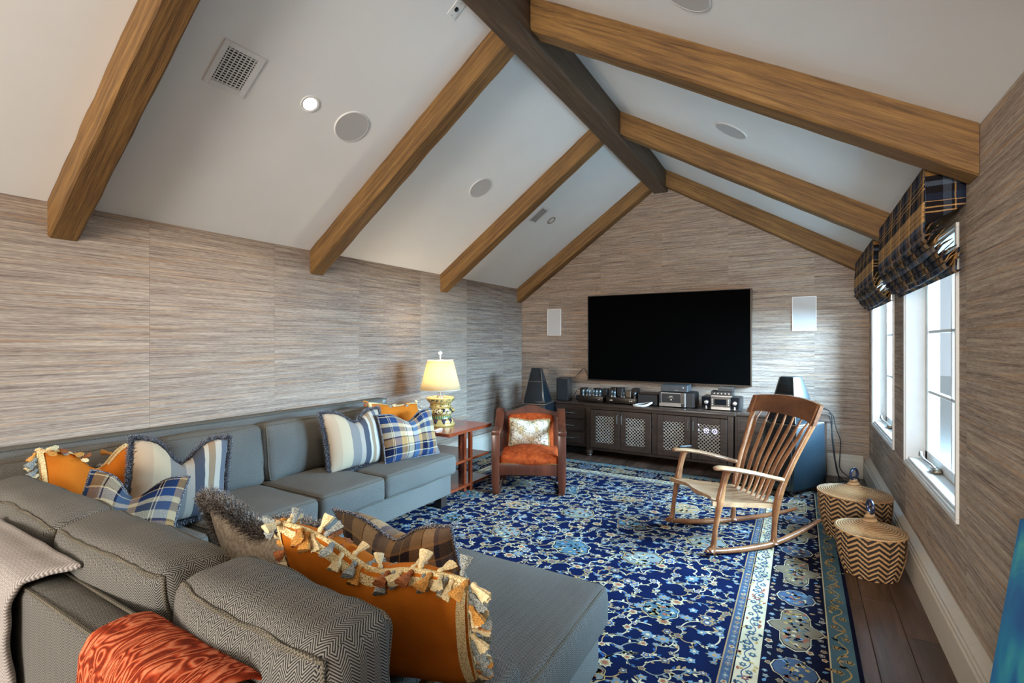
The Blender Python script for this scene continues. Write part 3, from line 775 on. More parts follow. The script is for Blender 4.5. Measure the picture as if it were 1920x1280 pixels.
pillow('blue and tan plaid pillow in front of an orange pillow near the lamp table', .50, .36, .15, (-2.50, 2.78, .44), 80, 16, 0, 'pillow_plaid', .07, 5.2, 'pipe', 16, group=G2)
pillow('orange velvet pillow with tassel trim in the corner of the sofa', .43, .41, .13, (-2.735, .955, .445), 96, 13, 4, 'orange_velvet', .11, 6.6, 'tassel', 16, group=G1, step=.022, ts=1.15)
pillow('grey and cream striped pillow with dark fringe next to the corner of the sofa', .42, .40, .15, (-2.575, 1.20, .45), 83, 14, 8, 'pillow_stripe', .12, 7.7, 'yarn', 16, group=G1)
pillow('navy and tan plaid pillow slumped in front of an orange pillow in the sofa corner', .36, .36, .16, (-2.38, .875, .44), 66, 34, 14, 'pillow_plaid', .10, 8.4, 'pipe', 16, ou=.1, ov=.05, group=G1)
pillow('big orange velvet pillow with multicoloured tassels standing on the chaise', .51, .48, .15, (-.945, .975, .437), 9, -27, 9, 'orange_velvet', .06, 9.5, 'tassel', 22, lift=.035, group=G3, step=.0135, ts=1.08)
pillow('brown and tan plaid pillow behind the big tasselled orange pillow', .48, .37, .15, (-1.09, 1.26, .435), 4, -24, -4, 'pillow_plaid_brown', .07, 10.2, 'pipe', 16, group=G3, pinch=.08)
pillow('beige pillow with thick shaggy brown fringe behind the sofa back cushions', .56, .39, .15, (-1.42, 1.02, .437), -2, -22, 0, 'beige_linen', .06, 11.9, 'brush', 16, group=G3)

# ------------------------------------------------------------------ throws over the sofa back
def throw(name, label, x0, x1, prof, mat, seed, th=.014, skew=0.0, nx=30, amp=.012):
    pts = [Vector((0, a, b)) for a, b in prof]
    cum = [0]
    for a, b in zip(pts, pts[1:]): cum.append(cum[-1] + (b - a).length)
    Lg = cum[-1]
    def pf(s):
        s *= Lg
        for i in range(len(cum) - 1):
            if s <= cum[i + 1] + 1e-9: return pts[i].lerp(pts[i + 1], (s - cum[i]) / (cum[i + 1] - cum[i]))
        return pts[-1]
    bm = nb(); uvs = {}
    def f(i, j):
        p = pf(j); hang = min(1, max(0, (.765 - p.z) * 9))
        x_ = x0 + (x1 - x0) * i + skew * (p.y - .43) * 2 + .012 * noise.noise(Vector((j * 4, i * 2, seed))) + (.25 * skew * hang * (.765 - p.z))
        o = amp * hang * (.6 + math.sin(i * 15 + seed + j * 2)) * (-1 if p.y < .43 else 1) + .005 * noise.noise(Vector((i * 7, j * 9, seed)))
        return Vector((x_, p.y + (o if hang > 0 else 0), p.z + .004 * noise.noise(Vector((i * 6, j * 7, seed + 3)))))
    g_ = grid(bm, nx, 36, f)
    l = bm.loops.layers.uv.new('UVMap')
    for i in range(nx):
        for j in range(36):
            uvs[g_[i][j]] = (i / (nx - 1) * (x1 - x0), j / 35 * Lg)
    for fc in bm.faces:
        for lo in fc.loops: lo[l].uv = uvs[lo.vert]
    o = obj(name, bm, mat, None, smooth=60)
    m_ = o.modifiers.new('thickness', 'SOLIDIFY'); m_.thickness = th; m_.offset = 0
    s_ = o.modifiers.new('smooth', 'SUBSURF'); s_.levels = 1; s_.render_levels = 1
    return tag(o, label, 'throw blanket')
herringbone('white_wool', S(122, 116, 111), S(184, 176, 170), .012, .007, 1.0)
def make_paisley():
    t = NT('paisley'); v = t.coord('UV')
    n = t.noise(v, 9, 2, .5, 1.2)
    d = t.noise(t.mapping(v, (16, 7, 1), rot=(0, 0, .5)), 1, 1, .5, 2.0)
    w = t.math('SINE', t.math('MULTIPLY', t.math('ADD', d, t.math('MULTIPLY', n, .6)), 46))
    s = t.noise(v, 240, 2)
    f = t.math('ADD', t.math('MULTIPLY_ADD', w, .36, .5), t.math('MULTIPLY', t.math('SUBTRACT', s, .5), .35))
    c = t.ramp(f, [(.1, S(98, 32, 14)), (.42, S(148, 54, 26)), (.62, S(170, 74, 42)), (.9, S(200, 120, 84))])
    t.bump(f, .35, .004); M['paisley'] = t.set(c, .85, 0, Specular_IOR_Level=.12)
make_paisley()
throw('throw_blanket', 'white wool throw draped over the back of the sofa', -2.05, -1.46, [(.365, .50), (.363, .64), (.366, .75), (.382, .783), (.42, .794), (.452, .795), (.470, .80)], 'white_wool', 3.0, .016, .35)
throw('throw_blanket', 'orange and rust swirl patterned throw draped over the back of the sofa', -1.12, -.755, [(.363, .27), (.362, .43), (.362, .60), (.366, .75), (.382, .783), (.43, .791), (.469, .783), (.478, .77)], 'paisley', 8.0, .01, .1, amp=.009)

# ------------------------------------------------------------------ rug: slab plus raised motifs of coloured pile
def rugmat(name, col, vary=.25):
    t = NT(name); f = t.noise(t.coord('Object'), 5, 3); g_ = t.noise(t.coord('Object'), 380, 1)
    a = tuple(c * (1 - vary) for c in col[:3]) + (1,); b = tuple(min(1, c * (1 + vary)) for c in col[:3]) + (1,)
    c = t.mix(t.math('MULTIPLY', g_, .45), t.ramp(f, [(.3, a), (.7, b)]), tuple(q * .55 for q in col[:3]) + (1,))
    t.bump(g_, .3, .003); M[name] = t.set(c, .95, 0, Specular_IOR_Level=.06)
RC = dict(navy=S(9, 22, 58), deep=S(14, 17, 40), cream=S(200, 187, 154), tan=S(164, 136, 98), sky=S(100, 138, 166), mid=S(48, 84, 132), teal=S(74, 104, 116), rust=S(158, 92, 72), grey=S(124, 129, 122), gold=S(178, 150, 92), steel=S(70, 88, 112), olive=S(128, 116, 94))
for k, v in RC.items(): rugmat('rug_' + k, v)
RX0, RX1, RY0, RY1 = -3.18, .215, -.30, 5.04
rug = thing('patterned_rug', 'large navy blue Persian rug with floral field and cream border', 'rug', ((RX0 + RX1) / 2, (RY0 + RY1) / 2, 0))
RO = Vector(((RX0 + RX1) / 2, (RY0 + RY1) / 2, 0)); HW, HL = (RX1 - RX0) / 2, (RY1 - RY0) / 2
obj('pile', box(nb(), (-HW, -HL, .0005), (HW, HL, .008), .002, 1), 'rug_navy', rug, smooth=0)
geo = {k: ([], []) for k in RC}
LZ = [.0084, .0088, .0092, .0096, .0100, .0104, .0108]
def fan(col, pts, lay, c=None):
    V_, F_ = geo[col]; b = len(V_); z = LZ[lay]
    if c is None: c = (sum(p[0] for p in pts) / len(pts), sum(p[1] for p in pts) / len(pts))
    V_.append((c[0], c[1], z)); V_.extend((p[0], p[1], z) for p in pts); n = len(pts)
    F_.extend((b, b + 1 + i, b + 1 + (i + 1) % n) for i in range(n))
def rose(x, y, r, cols, lay=2, n=7, rot=0., sx=1., sy=1.):
    for j, (c, k, d) in enumerate(cols):
        m_ = 3 * n if j < 2 else 8
        fan(c, [(x + sx * r * k * (1 - d + d * math.cos(n * q)) * math.cos(q + rot), y + sy * r * k * (1 - d + d * math.cos(n * q)) * math.sin(q + rot)) for q in [2 * math.pi * i / m_ for i in range(m_)]], min(6, lay + j), (x, y))
def ribbon(col, pts, w, lay):
    V_, F_ = geo[col]; b = len(V_); z = LZ[lay]; n = len(pts)
    for i in range(n):
        a, c = pts[max(0, i - 1)], pts[min(n - 1, i + 1)]; dx, dy = c[0] - a[0], c[1] - a[1]; L = math.hypot(dx, dy) or 1
        V_.append((pts[i][0] - dy / L * w, pts[i][1] + dx / L * w, z)); V_.append((pts[i][0] + dy / L * w, pts[i][1] - dx / L * w, z))
    F_.extend((b + 2 * i, b + 2 * i + 1, b + 2 * i + 3, b + 2 * i + 2) for i in range(n - 1))
def leaf(col, x, y, L, w, a, lay):
    c, s = math.cos(a), math.sin(a)
    q = [(0, 0), (.3 * L, w), (.65 * L, .8 * w), (L, 0), (.65 * L, -.8 * w), (.3 * L, -w)]
    fan(col, [(x + c * u - s * v, y + s * u + c * v) for u, v in q], lay)
def rect(col, x0, y0, x1, y1, lay): fan(col, [(x0, y0), (x1, y0), (x1, y1), (x0, y1)], lay)
rr = random.Random(11)
bands = [('deep', .014), ('teal', .094), ('deep', .252), ('cream', .086), ('steel', .046)]
d0 = 0.0; bandpos = []
for i, (c, w) in enumerate(bands):
    d1 = d0 + w; bandpos.append((d0, d1))
    for (x0, y0, x1, y1) in ((-HW + d0, -HL + d0, HW - d0, -HL + d1), (-HW + d0, HL - d1, HW - d0, HL - d0), (-HW + d0, -HL + d1, -HW + d1, HL - d1), (HW - d1, -HL + d1, HW - d0, HL - d1)): rect(c, x0, y0, x1, y1, 0)
    d0 = d1
for dd, c in ((bandpos[1][0], 'deep'), (bandpos[1][1], 'cream'), (bandpos[2][1], 'cream'), (bandpos[3][1], 'deep'), (bandpos[3][1] + .004, 'tan'), (bandpos[4][1], 'tan')):
    w = .0028
    for a, b in (((-HW + dd, -HL + dd), (HW - dd, -HL + dd)), ((-HW + dd, HL - dd), (HW - dd, HL - dd)), ((-HW + dd, -HL + dd), (-HW + dd, HL - dd)), ((HW - dd, -HL + dd), (HW - dd, HL - dd))): ribbon(c, [a, b], w, 1)
# walk round the four sides with (s along, d from the edge) coordinates
def sides():
    yield lambda s, d: (HW - d, s), 2 * HL
    yield lambda s, d: (-HW + d, s), 2 * HL
    yield lambda s, d: (s, HL - d), 2 * HW
    yield lambda s, d: (s, -HL + d), 2 * HW
FL = [[('tan', 1, .18), ('steel', .74, .18), ('cream', .3, 0)], [('cream', 1, .2), ('mid', .74, .2), ('tan', .34, 0)], [('gold', 1, .2), ('teal', .7, .2), ('rust', .32, 0)], [('cream', 1, .16), ('tan', .75, .2), ('rust', .36, 0)], [('sky', 1, .2), ('grey', .7, .2), ('cream', .3, 0)], [('grey', 1, .22), ('sky', .72, .2), ('tan', .35, 0)]]
for fn_, L in sides():
    # guard stripe
    s = -L / 2 + bandpos[4][0]; m_ = (bandpos[4][0] + bandpos[4][1]) / 2; k = 0
    while s < L / 2 - bandpos[4][0]:
        x_, y_ = fn_(s, m_); rose(x_, y_, .0135, FL[k % 6], 1, 5, s); xa, ya = fn_(s + .022, m_ + .006 * (-1) ** k); leaf('grey', xa, ya, .016, .004, rr.uniform(0, 6.3), 1); s += .042; k += 1
    # cream stripe with dark vine
    s = -L / 2 + bandpos[3][0]; m_ = (bandpos[3][0] + bandpos[3][1]) / 2; pts = []; k = 0
    while s < L / 2 - bandpos[3][0]:
        x_, y_ = fn_(s, m_ + .014 * math.sin(s * 46)); pts.append((x_, y_))
        if k % 5 == 0:
            a, b = fn_(s, m_ - .016 * math.sin(s * 46)); rose(a, b, rr.uniform(.016, .023), [('steel', 1, .2), ('teal' if k % 16 else 'rust', .72, .2), ('cream', .3, 0)], 2, 6, s)
        if k % 2 == 1:
            a, b = fn_(s, m_ + rr.choice((-.027, .027))); leaf(rr.choice(('teal', 'steel', 'rust', 'gold')), a, b, .024, .006, rr.uniform(0, 6.3), 2)
        s += .0085; k += 1
    ribbon('steel', pts, .0024, 1)
    # outer stripe arabesque
    s = -L / 2 + bandpos[1][0]; m_ = (bandpos[1][0] + bandpos[1][1]) / 2; pts = []; k = 0
    while s < L / 2 - bandpos[1][0]:
        pts.append(fn_(s, m_ + .02 * math.sin(s * 36)))
        if k % 5 == 0:
            a, b = fn_(s, m_ + rr.uniform(-.03, .03)); leaf(rr.choice(('gold', 'tan', 'grey', 'deep')), a, b, rr.uniform(.03, .05), .008, rr.uniform(0, 6.3), 1)
        if k % 9 == 0:
            a, b = fn_(s, m_ - .02 * math.sin(s * 36)); rose(a, b, .02, [('gold', 1, .25), ('deep', .7, .2), ('gold', .35, 0)], 2, 5, s)
        s += .010; k += 1
    ribbon('gold', pts, .003, 1)
    # main stripe: scattered blossoms, then big cartouches and round medallions
    b0, b1 = bandpos[2]; m_ = (b0 + b1) / 2; s = -L / 2 + b0
    while s < L / 2 - b0:
        for j in range(5):
            x_, y_ = fn_(s + rr.uniform(-.012, .012), b0 + .025 + (b1 - b0 - .05) * j / 4 + rr.uniform(-.008, .008))
            if rr.random() < .75: rose(x_, y_, rr.uniform(.011, .018), FL[rr.randrange(6)], 1, 5, rr.random() * 6)
            else: leaf(rr.choice(('grey', 'sky', 'tan')), x_, y_, .028, .007, rr.random() * 6.3, 1)
        s += .042
    per = .60; nper = int((L - 2 * b0) / per); per = (L - 2 * b0) / max(1, nper)
    for i in range(nper):
        c0 = -L / 2 + b0 + per * (i + .5)
        for kind, cs in ((0, c0 - per * .18), (1, c0 + per * .30)):
            if kind == 0:
                out = [(-.19, 0), (-.165, .045), (-.125, .06), (-.055, .062), (-.03, .10), (0, .118), (.03, .10), (.055, .062), (.125, .06), (.165, .045), (.19, 0)]
            else:
                out = [(-.088, 0), (-.082, .03), (-.055, .05), (-.04, .075), (0, .088), (.04, .075), (.055, .05), (.082, .03), (.088, 0)]
            out = out + [(a, -b) for a, b in out[-2:0:-1]]
            fan('cream', [fn_(cs + a, m_ + b) for a, b in out], 3, fn_(cs, m_))
            fan('deep', [fn_(cs + a * .965, m_ + b * .94) for a, b in out], 4, fn_(cs, m_))
            fan('olive' if kind == 0 else 'steel', [fn_(cs + a * .93, m_ + b * .90) for a, b in out], 5, fn_(cs, m_))
            for q in range(90 if kind == 0 else 34):
                a = rr.uniform(-.15, .15) if kind == 0 else rr.uniform(-.06, .06); b = rr.uniform(-.045, .045)
                x_, y_ = fn_(cs + a, m_ + b)
                if rr.random() < .5: fan(rr.choice(('cream', 'sky', 'deep', 'rust', 'gold')), [(x_ + .009 * (1 + .3 * math.cos(5 * w)) * math.cos(w), y_ + .009 * (1 + .3 * math.cos(5 * w)) * math.sin(w)) for w in [2 * math.pi * e_ / 15 for e_ in range(15)]], 6)
                else: leaf(rr.choice(('deep', 'grey', 'teal', 'gold', 'navy', 'tan', 'deep')), x_, y_, .03, .004, rr.random() * 6.3, 6)
# field: medallions, vine net, blossoms, leaves
FX, FY = HW - d0, HL - d0
meds = []
for ix in range(-2, 3):
    for iy in range(-4, 5):
        x_, y_ = ix * .47 + (.235 if iy % 2 else 0), iy * .54
        if abs(x_) < FX - .12 and abs(y_) < FY - .12: meds.append((x_ + rr.uniform(-.05, .05), y_ + rr.uniform(-.06, .06), rr.uniform(.085, .13), rr.uniform(.65, 1.0), rr.uniform(-.5, .5)))
for (x_, y_, r, asp, rot) in meds:
    cr = rr.choice((('cream', 'deep', 'teal'), ('gold', 'deep', 'grey'), ('cream', 'steel', 'tan'), ('tan', 'deep', 'teal')))
    for j, (c, k) in enumerate(zip(cr, (1, .95, .90))):
        p = []
        for i in range(40):
            q = 2 * math.pi * i / 40; e_ = r * k * (1 + .06 * math.cos(8 * q)); a, b = e_ * math.cos(q), e_ * asp * math.sin(q)
            p.append((x_ + a * math.cos(rot) - b * math.sin(rot), y_ + a * math.sin(rot) + b * math.cos(rot)))
        fan(c, p, 3 + j, (x_, y_))
    for q in range(48):
        a, e_ = rr.random() * 6.3, r * .82 * math.sqrt(rr.random()); u, v = x_ + e_ * math.cos(a), y_ + e_ * asp * math.sin(a)
        if q % 2: leaf(rr.choice(('cream', 'deep', 'navy', 'gold', 'sky')), u, v, .032, .0055, rr.random() * 6.3, 6)
        else: fan(rr.choice(('cream', 'rust', 'sky', 'deep', 'gold', 'grey')), [(u + .011 * (1 + .3 * math.cos(5 * w)) * math.cos(w), v + .011 * (1 + .3 * math.cos(5 * w)) * math.sin(w)) for w in [2 * math.pi * e2 / 15 for e2 in range(15)]], 6)
sp = .072; nodes = {}
nxn, nyn = int(2 * FX / sp), int(2 * FY / sp)
for i in range(nxn):
    for j in range(nyn):
        nodes[i, j] = (-FX + (i + .5 + rr.uniform(-.3, .3)) * 2 * FX / nxn, -FY + (j + .5 + rr.uniform(-.3, .3)) * 2 * FY / nyn)
def vine(a, b, w):
    bend = rr.choice((-1, 1)) * rr.uniform(.2, .55); pts = []
    dx, dy = b[0] - a[0], b[1] - a[1]
    for k in range(9):
        t_ = k / 8; o = bend * math.sin(math.pi * t_ * 1.0) ; pts.append((a[0] + dx * t_ - dy * o * .6, a[1] + dy * t_ + dx * o * .6))
    ribbon(rr.choice(('cream', 'tan', 'grey', 'cream')), pts, w, 1)
    for k in (2, 4, 6):
        if rr.random() < .8:
            leaf(rr.choice(('cream', 'grey', 'sky', 'tan', 'mid', 'cream')), pts[k][0], pts[k][1], rr.uniform(.018, .034), rr.uniform(.0045, .0075), math.atan2(dy, dx) + rr.choice((-1, 1)) * rr.uniform(.5, 1.1), 1)
for (i, j), p in nodes.items():
    for n2 in ((i + 1, j), (i, j + 1), (i + 1, j + 1)):
        if n2 in nodes and rr.random() < (.42 if n2[0] != i and n2[1] != j else .6): vine(p, nodes[n2], rr.uniform(.0022, .0040))
    if rr.random() < .9:
        big = rr.random() < .22
        rose(p[0], p[1], rr.uniform(.032, .042) if big else rr.uniform(.017, .026), FL[rr.randrange(6)], 2, 8 if big else rr.choice((5, 6)), rr.random() * 6, 1, rr.uniform(.7, 1))
for k, (V_, F_) in geo.items():
    me = bpy.data.meshes.new('motif'); me.from_pydata(V_, [], F_); me.update(); me.materials.append(M['rug_' + k])
    bmx = nb(); bmx.from_mesh(me); 
    for f in bmx.faces:
        f.normal_update()
        if f.normal.z < 0: f.normal_flip()
    bmx.to_mesh(me); bmx.free()
    o = bpy.data.objects.new('motif', me); C.objects.link(o); o.parent = rug; o['kind'] = 'stuff'
ZR = .0115   # top of the rug

# ------------------------------------------------------------------ walnut rocking chair; local x = forward, y = sitter's left
rk = thing('rocking_chair', 'sculpted walnut rocking chair with curved spindle back on the rug', 'rocking chair', (-.459, 3.527, ZR), -2.45)
def smooth_path(pts, n=5):
    pts = [Vector(p) for p in pts]; out = []
    for i in range(len(pts) - 1):
        p0, p1, p2, p3 = pts[max(i - 1, 0)], pts[i], pts[i + 1], pts[min(i + 2, len(pts) - 1)]
        for k in range(n):
            t_ = k / n; out.append(.5 * ((2 * p1) + (p2 - p0) * t_ + (2 * p0 - 5 * p1 + 4 * p2 - p3) * t_ * t_ + (3 * p1 - p0 - 3 * p2 + p3) * t_ ** 3))
    out.append(pts[-1]); return out
def lerp_list(v, n):
    out = []
    for a, b in zip(v, v[1:]):
        for k in range(n):
            t_ = k / n; out.append(tuple(a[i] + (b[i] - a[i]) * t_ for i in range(2)) if isinstance(a, tuple) else a + (b - a) * t_)
    out.append(v[-1]); return out
def limb(name, pts, rs, mat, parent, seg=10, up=None, n=5):
    bm = nb(); tube(bm, smooth_path(pts, n), lerp_list(rs, n), seg, True, up); return obj(name, bm, mat, parent, smooth=60)
def yrock(x_):
    return .26 + (x_ - .218) / (-.231 - .218) * (.213 - .26) if x_ > -.231 else .213 + (x_ + .231) / (-.657 + .231) * (.109 - .213)
for s in (1, -1):
    P_ = [(x_, s * yrock(x_), .017 + .235 * (x_ + .01) ** 2) for x_ in (.262, .21, .12, .02, -.1, -.22, -.35, -.5, -.657)]
    limb('rocker', P_, [(.014, .010), (.018, .015), (.019, .017), (.019, .018), (.019, .018), (.019, .018), (.018, .017), (.016, .015), (.011, .009)], 'walnut', rk, 10, (0, 0, 1), 4)
    limb('front_leg', [(.232, s * .26, .03), (.212, s * .26, .06), (.200, s * .262, .16), (.182, s * .262, .26), (.168, s * .26, .335), (.150, s * .26, .42), (.128, s * .262, .50), (.12, s * .262, .522)], [(.026, .032), (.017, .019), (.014, .015), (.018, .017), (.026, .022), (.019, .018), (.022, .024), (.034, .034)], 'walnut', rk, 10, (0, 1, 0), 4)
    limb('rear_leg', [(-.231, s * .213, .03), (-.232, s * .213, .055), (-.238, s * .213, .15), (-.246, s * .215, .24), (-.262, s * .222, .33), (-.290, s * .232, .42), (-.345, s * .252, .56), (-.405, s * .275, .70), (-.448, s * .292, .80), (-.486, s * .302, .905)],
         [(.030, .030), (.018, .018), (.015, .016), (.022, .024), (.023, .022), (.021, .018), (.018, .015), (.018, .016), (.019, .018), (.018, .020)], 'walnut', rk, 10, (0, 1, 0), 4)
    limb('arm', [(.205, s * .262, .532), (.17, s * .264, .535), (.08, s * .272, .524), (-.05, s * .276, .497), (-.18, s * .262, .462), (-.275, s * .236, .436)], [(.022, .010), (.040, .014), (.043, .014), (.036, .014), (.026, .014), (.018, .014)], 'walnut_pale', rk, 12, (0, 0, 1), 5)
# scooped seat
def seat_pt(a, b, top):
    x_ = .205 + (-.262 - .205) * a; hw = .272 + (.212 - .272) * a; y_ = (b * 2 - 1) * hw
    x_ += .030 * (1 - abs(b * 2 - 1) ** 2) * (1 - a) * -1 + .018 * (1 - a) * math.cos((b * 2 - 1) * math.pi * 2)
    z_ = .322 + (.262 - .322) * a
    if top: z_ += .014 - .032 * (1 - (b * 2 - 1) ** 2) ** .8 * math.sin(math.pi * min(1, a * .85 + .12)) + .012 * math.exp(-((b - .5) / .10) ** 2) * max(0, 1 - a * 2.2)
    else: z_ -= .016 + .008 * (1 - (b * 2 - 1) ** 4) * min(1, a * 6, (1 - a) * 6)
    return Vector((x_, y_, z_))
bm = nb(); n1, n2 = 16, 20
tp = grid(bm, n1, n2, lambda a, b: seat_pt(a, b, True)); bt = grid(bm, n1, n2, lambda a, b: seat_pt(a, b, False))
for i in range(n1 - 1):
    for j in (0, n2 - 1): bm.faces.new((tp[i][j], tp[i + 1][j], bt[i + 1][j], bt[i][j]))
for j in range(n2 - 1):
    for i in (0, n1 - 1): bm.faces.new((tp[i][j], tp[i][j + 1], bt[i][j + 1], bt[i][j]))
obj('seat', bm, 'walnut_pale', rk, smooth=50, fixn=True)
# curved crest rail
def crest(a, b, fr):
    q = a * 2 - 1; y_ = q * .322; z_ = .782 + (.128 + .024 * (1 - q * q)) * b + .028 * (1 - b) * (abs(q) < .9) * (1 - q * q) ** .5 * 1.0
    x_ = -.435 - .42 * (z_ - .80) - .045 * (1 - q * q) + (.013 if fr else -.013)
    return Vector((x_, y_, z_))
bm = nb(); A = grid(bm, 24, 7, lambda a, b: crest(a, b, True)); B = grid(bm, 24, 7, lambda a, b: crest(a, b, False))
for i in range(23):
    for j in (0, 6): bm.faces.new((A[i][j], A[i + 1][j], B[i + 1][j], B[i][j]))
for j in range(6):
    for i in (0, 23): bm.faces.new((A[i][j], A[i][j + 1], B[i][j + 1], B[i][j]))
obj('crest_rail', bm, 'walnut_dark', rk, smooth=50, fixn=True)
for k in range(7):
    q = (k - 3) / 3; y0, y1 = q * .150, q * .235
    zt_ = .800 + .020 * (1 - q * q); xt = -.452 - .040 * (1 - (q * .73) ** 2)
    P_ = [(-.200 - .018 * (1 - q * q), y0, .262), (-.232 - .015 * (1 - q * q), y0 * 1.02, .31), (-.262 - .02 * (1 - q * q), y0 * 1.08, .40), (-.300 - .025 * (1 - q * q), y0 * 1.18, .50), (-.350 - .03 * (1 - q * q), (y0 + y1) / 2 * 1.02, .60), (-.402 - .033 * (1 - q * q), y1 * .94, .70), (-.424 - .036 * (1 - q * q), y1 * .975, .745), (xt, y1, zt_)]
    limb('spindle', P_, [(.004, .005), (.012, .009), (.018, .008), (.018, .0075), (.017, .007), (.016, .0065), (.010, .007), (.005, .005)], 'walnut', rk, 8, (1, 0, .5), 4)
tag(obj('remote_control', box(nb(), (-.012, -.05, 0), (.012, .05, .016), .005, 2), 'black_plastic', None, (-.49 + .255, 0, 0)), 'black remote control on the arm of the rocking chair', 'remote')
o = bpy.data.objects['remote_control']; h = -2.45; lx, ly = .115, -.262
o.location = (-.459 + lx * math.cos(h) - ly * math.sin(h), 3.527 + lx * math.sin(h) + ly * math.cos(h), ZR + .546); o.rotation_euler = (0, R(-5), h + R(96))

# ------------------------------------------------------------------ upholstered armchair; local -y = front
ac = thing('upholstered_armchair', 'small mahogany armchair with rust velvet seat and nailhead trim', 'armchair', (-2.01, 3.69, ZR), R(26.2))
for s in (-1, 1):
    bm = nb()
    prof = [(.020, 0), (-.022, 0), (-.036, .10), (-.036, .53), (.032, .53), (.032, .10)]
    prism(bm, [(s * .285 + a, b) for a, b in prof], 1, -.032, .030, .004, 2)
    obj('front_leg', bm, 'mahogany', ac)
    bm = nb()
    side = [(-.045, .545), (-.045, .505), (.10, .500), (.22, .505), (.32, .54), (.40, .60), (.47, .60), (.475, .672), (.41, .676), (.34, .645), (.26, .575), (.18, .545)]
    prism(bm, side, 0, s * .285 - .036, s * .285 + .036, .006, 2)
    obj('arm', bm, 'mahogany', ac)
    bm = nb(); prism(bm, [(.40, .0), (.435, .0), (.475, .30), (.475, .60), (.40, .60), (.415, .30)], 0, s * .262 - .026, s * .262 + .026, .004, 2)
    obj('rear_leg', bm, 'mahogany', ac)
    bm = nb(); tube(bm, [(s * .262, -.04, .010), (s * .262, .1, .008), (s * .262, .3, .012), (s * .262, .5, .035)], (.016, .009) if False else .009, 8); obj('skid', bm, 'mahogany', ac)
    obj('side_rail', box(nb(), (s * .262 - .018, .02, .165), (s * .262 + .018, .42, .262), .004, 1), 'mahogany', ac)
obj('front_rail', box(nb(), (-.255, -.022, .160), (.255, .018, .258), .004, 2), 'mahogany', ac)
bm = nb()
for i in range(47):
    x_ = -.248 + .496 * i / 46; lathe(bm, [(0, .004), (.0035, .003), (.0045, 0)], 6, mx=Matrix.Translation((x_, -.022, .262)) @ Matrix.Rotation(R(90), 4, 'X'))
obj('nailheads', bm, 'brass_nail', ac)['kind'] = 'stuff'
cushion('seat', (-.252, -.018, .235), (.252, .43, .325), ac, 'rust_velvet', .03, (0, .012, .055), 31, .004, n=(10, 8, 4))
def dip(a, b): return Vector((-.25 + .5 * a, .0 + .40 * b, .165 - .03 * math.sin(math.pi * a) * math.sin(math.pi * (b * .8 + .15))))
bm = nb(); grid(bm, 12, 8, dip); o = obj('dust_cover', bm, 'rubber', ac); o.modifiers.new('thickness', 'SOLIDIFY').thickness = .004
bm = nb(); ar = []
N = 20
lo_ = [(-.255 + .51 * i / N, .585 + .030 * math.exp(-((i / N - .5) / .22) ** 2)) for i in range(N + 1)]
hi_ = [(-.255 + .51 * i / N, .640 + .068 * math.exp(-((i / N - .5) / .27) ** 2)) for i in range(N + 1)]
prism(bm, lo_ + hi_[::-1], 1, .415, .465, .004, 1); obj('crest_rail', bm, 'mahogany', ac)
cushion('backrest', (-.215, .36, .27), (.215, .455, .615), ac, 'rust_velvet', .03, (0, .03, .02), 33, .004, rot=(R(-6), 0, 0), n=(8, 4, 8))
for s in (-1, 1): obj('back_stile', box(nb(), (s * .232 - .018, .40, .26), (s * .232 + .018, .455, .60), .004, 1), 'mahogany', ac)
def make_needle():
    t = NT('needlepoint'); v = t.coord('UV')
    n = t.noise(t.mapping(v, (34, 34, 1)), 1, 2, .5, 1.5)
    ln = t.math('LESS_THAN', t.math('ABSOLUTE', t.math('SUBTRACT', n, .5)), .022)
    ed = t.math('LESS_THAN', t.math('ABSOLUTE', t.math('SUBTRACT', t.noise(t.mapping(v, (15, 15, 1)), 1, 1, .5, 1.0), .5)), .016)
    c = t.ramp(t.noise(v, 11, 2), [(.35, S(206, 178, 128)), (.5, S(226, 214, 190)), (.62, S(236, 230, 216))])
    g_ = t.math('GREATER_THAN', t.noise(v, 26, 1), .66); c = t.mix(t.math('MULTIPLY', g_, .7), c, S(150, 160, 132))
    c = t.mix(t.math('MULTIPLY', ed, .85), c, S(120, 92, 58)); c = t.mix(t.math('MULTIPLY', ln, .85), c, S(88, 66, 44))
    M['needlepoint'] = t.set(c, .9)
make_needle()
mx = Matrix.Translation((-2.01, 3.69, 0)) @ Matrix.Rotation(R(26.2), 4, 'Z'); q = mx @ Vector((-.01, .262, 0))
pillow('cream needlepoint floral pillow with short fringe on the rust armchair', .36, .235, .10, (q.x, q.y, .372), 26, 14, 1, 'needlepoint', .012, 14.2, 'short', 14, group='needlepoint pillow')

# ------------------------------------------------------------------ cherry side table with two shelves
TC = Vector((-2.82, 3.505, .0115))
tb = thing('side_table', 'glossy cherry wood side table with two lower shelves beside the sofa', 'side table', TC)
obj('table_top', box(nb(), (-.345, -.325, .520), (.345, .315, .548), .003, 1), 'cherry', tb)
for z in (.265, .045): obj('shelf', box(nb(), (-.325, -.30, z), (.325, .30, z + .022), .002, 1), 'cherry', tb)
for (x_, y_) in ((.312, .018), (.292, -.045), (-.30, .0), (0, .29), (0, -.29), (-.30, -.06)):
    obj('post', box(nb(), (x_ - .014, y_ - .016, .0), (x_ + .014, y_ + .016, .520), .002, 1), 'cherry', tb)

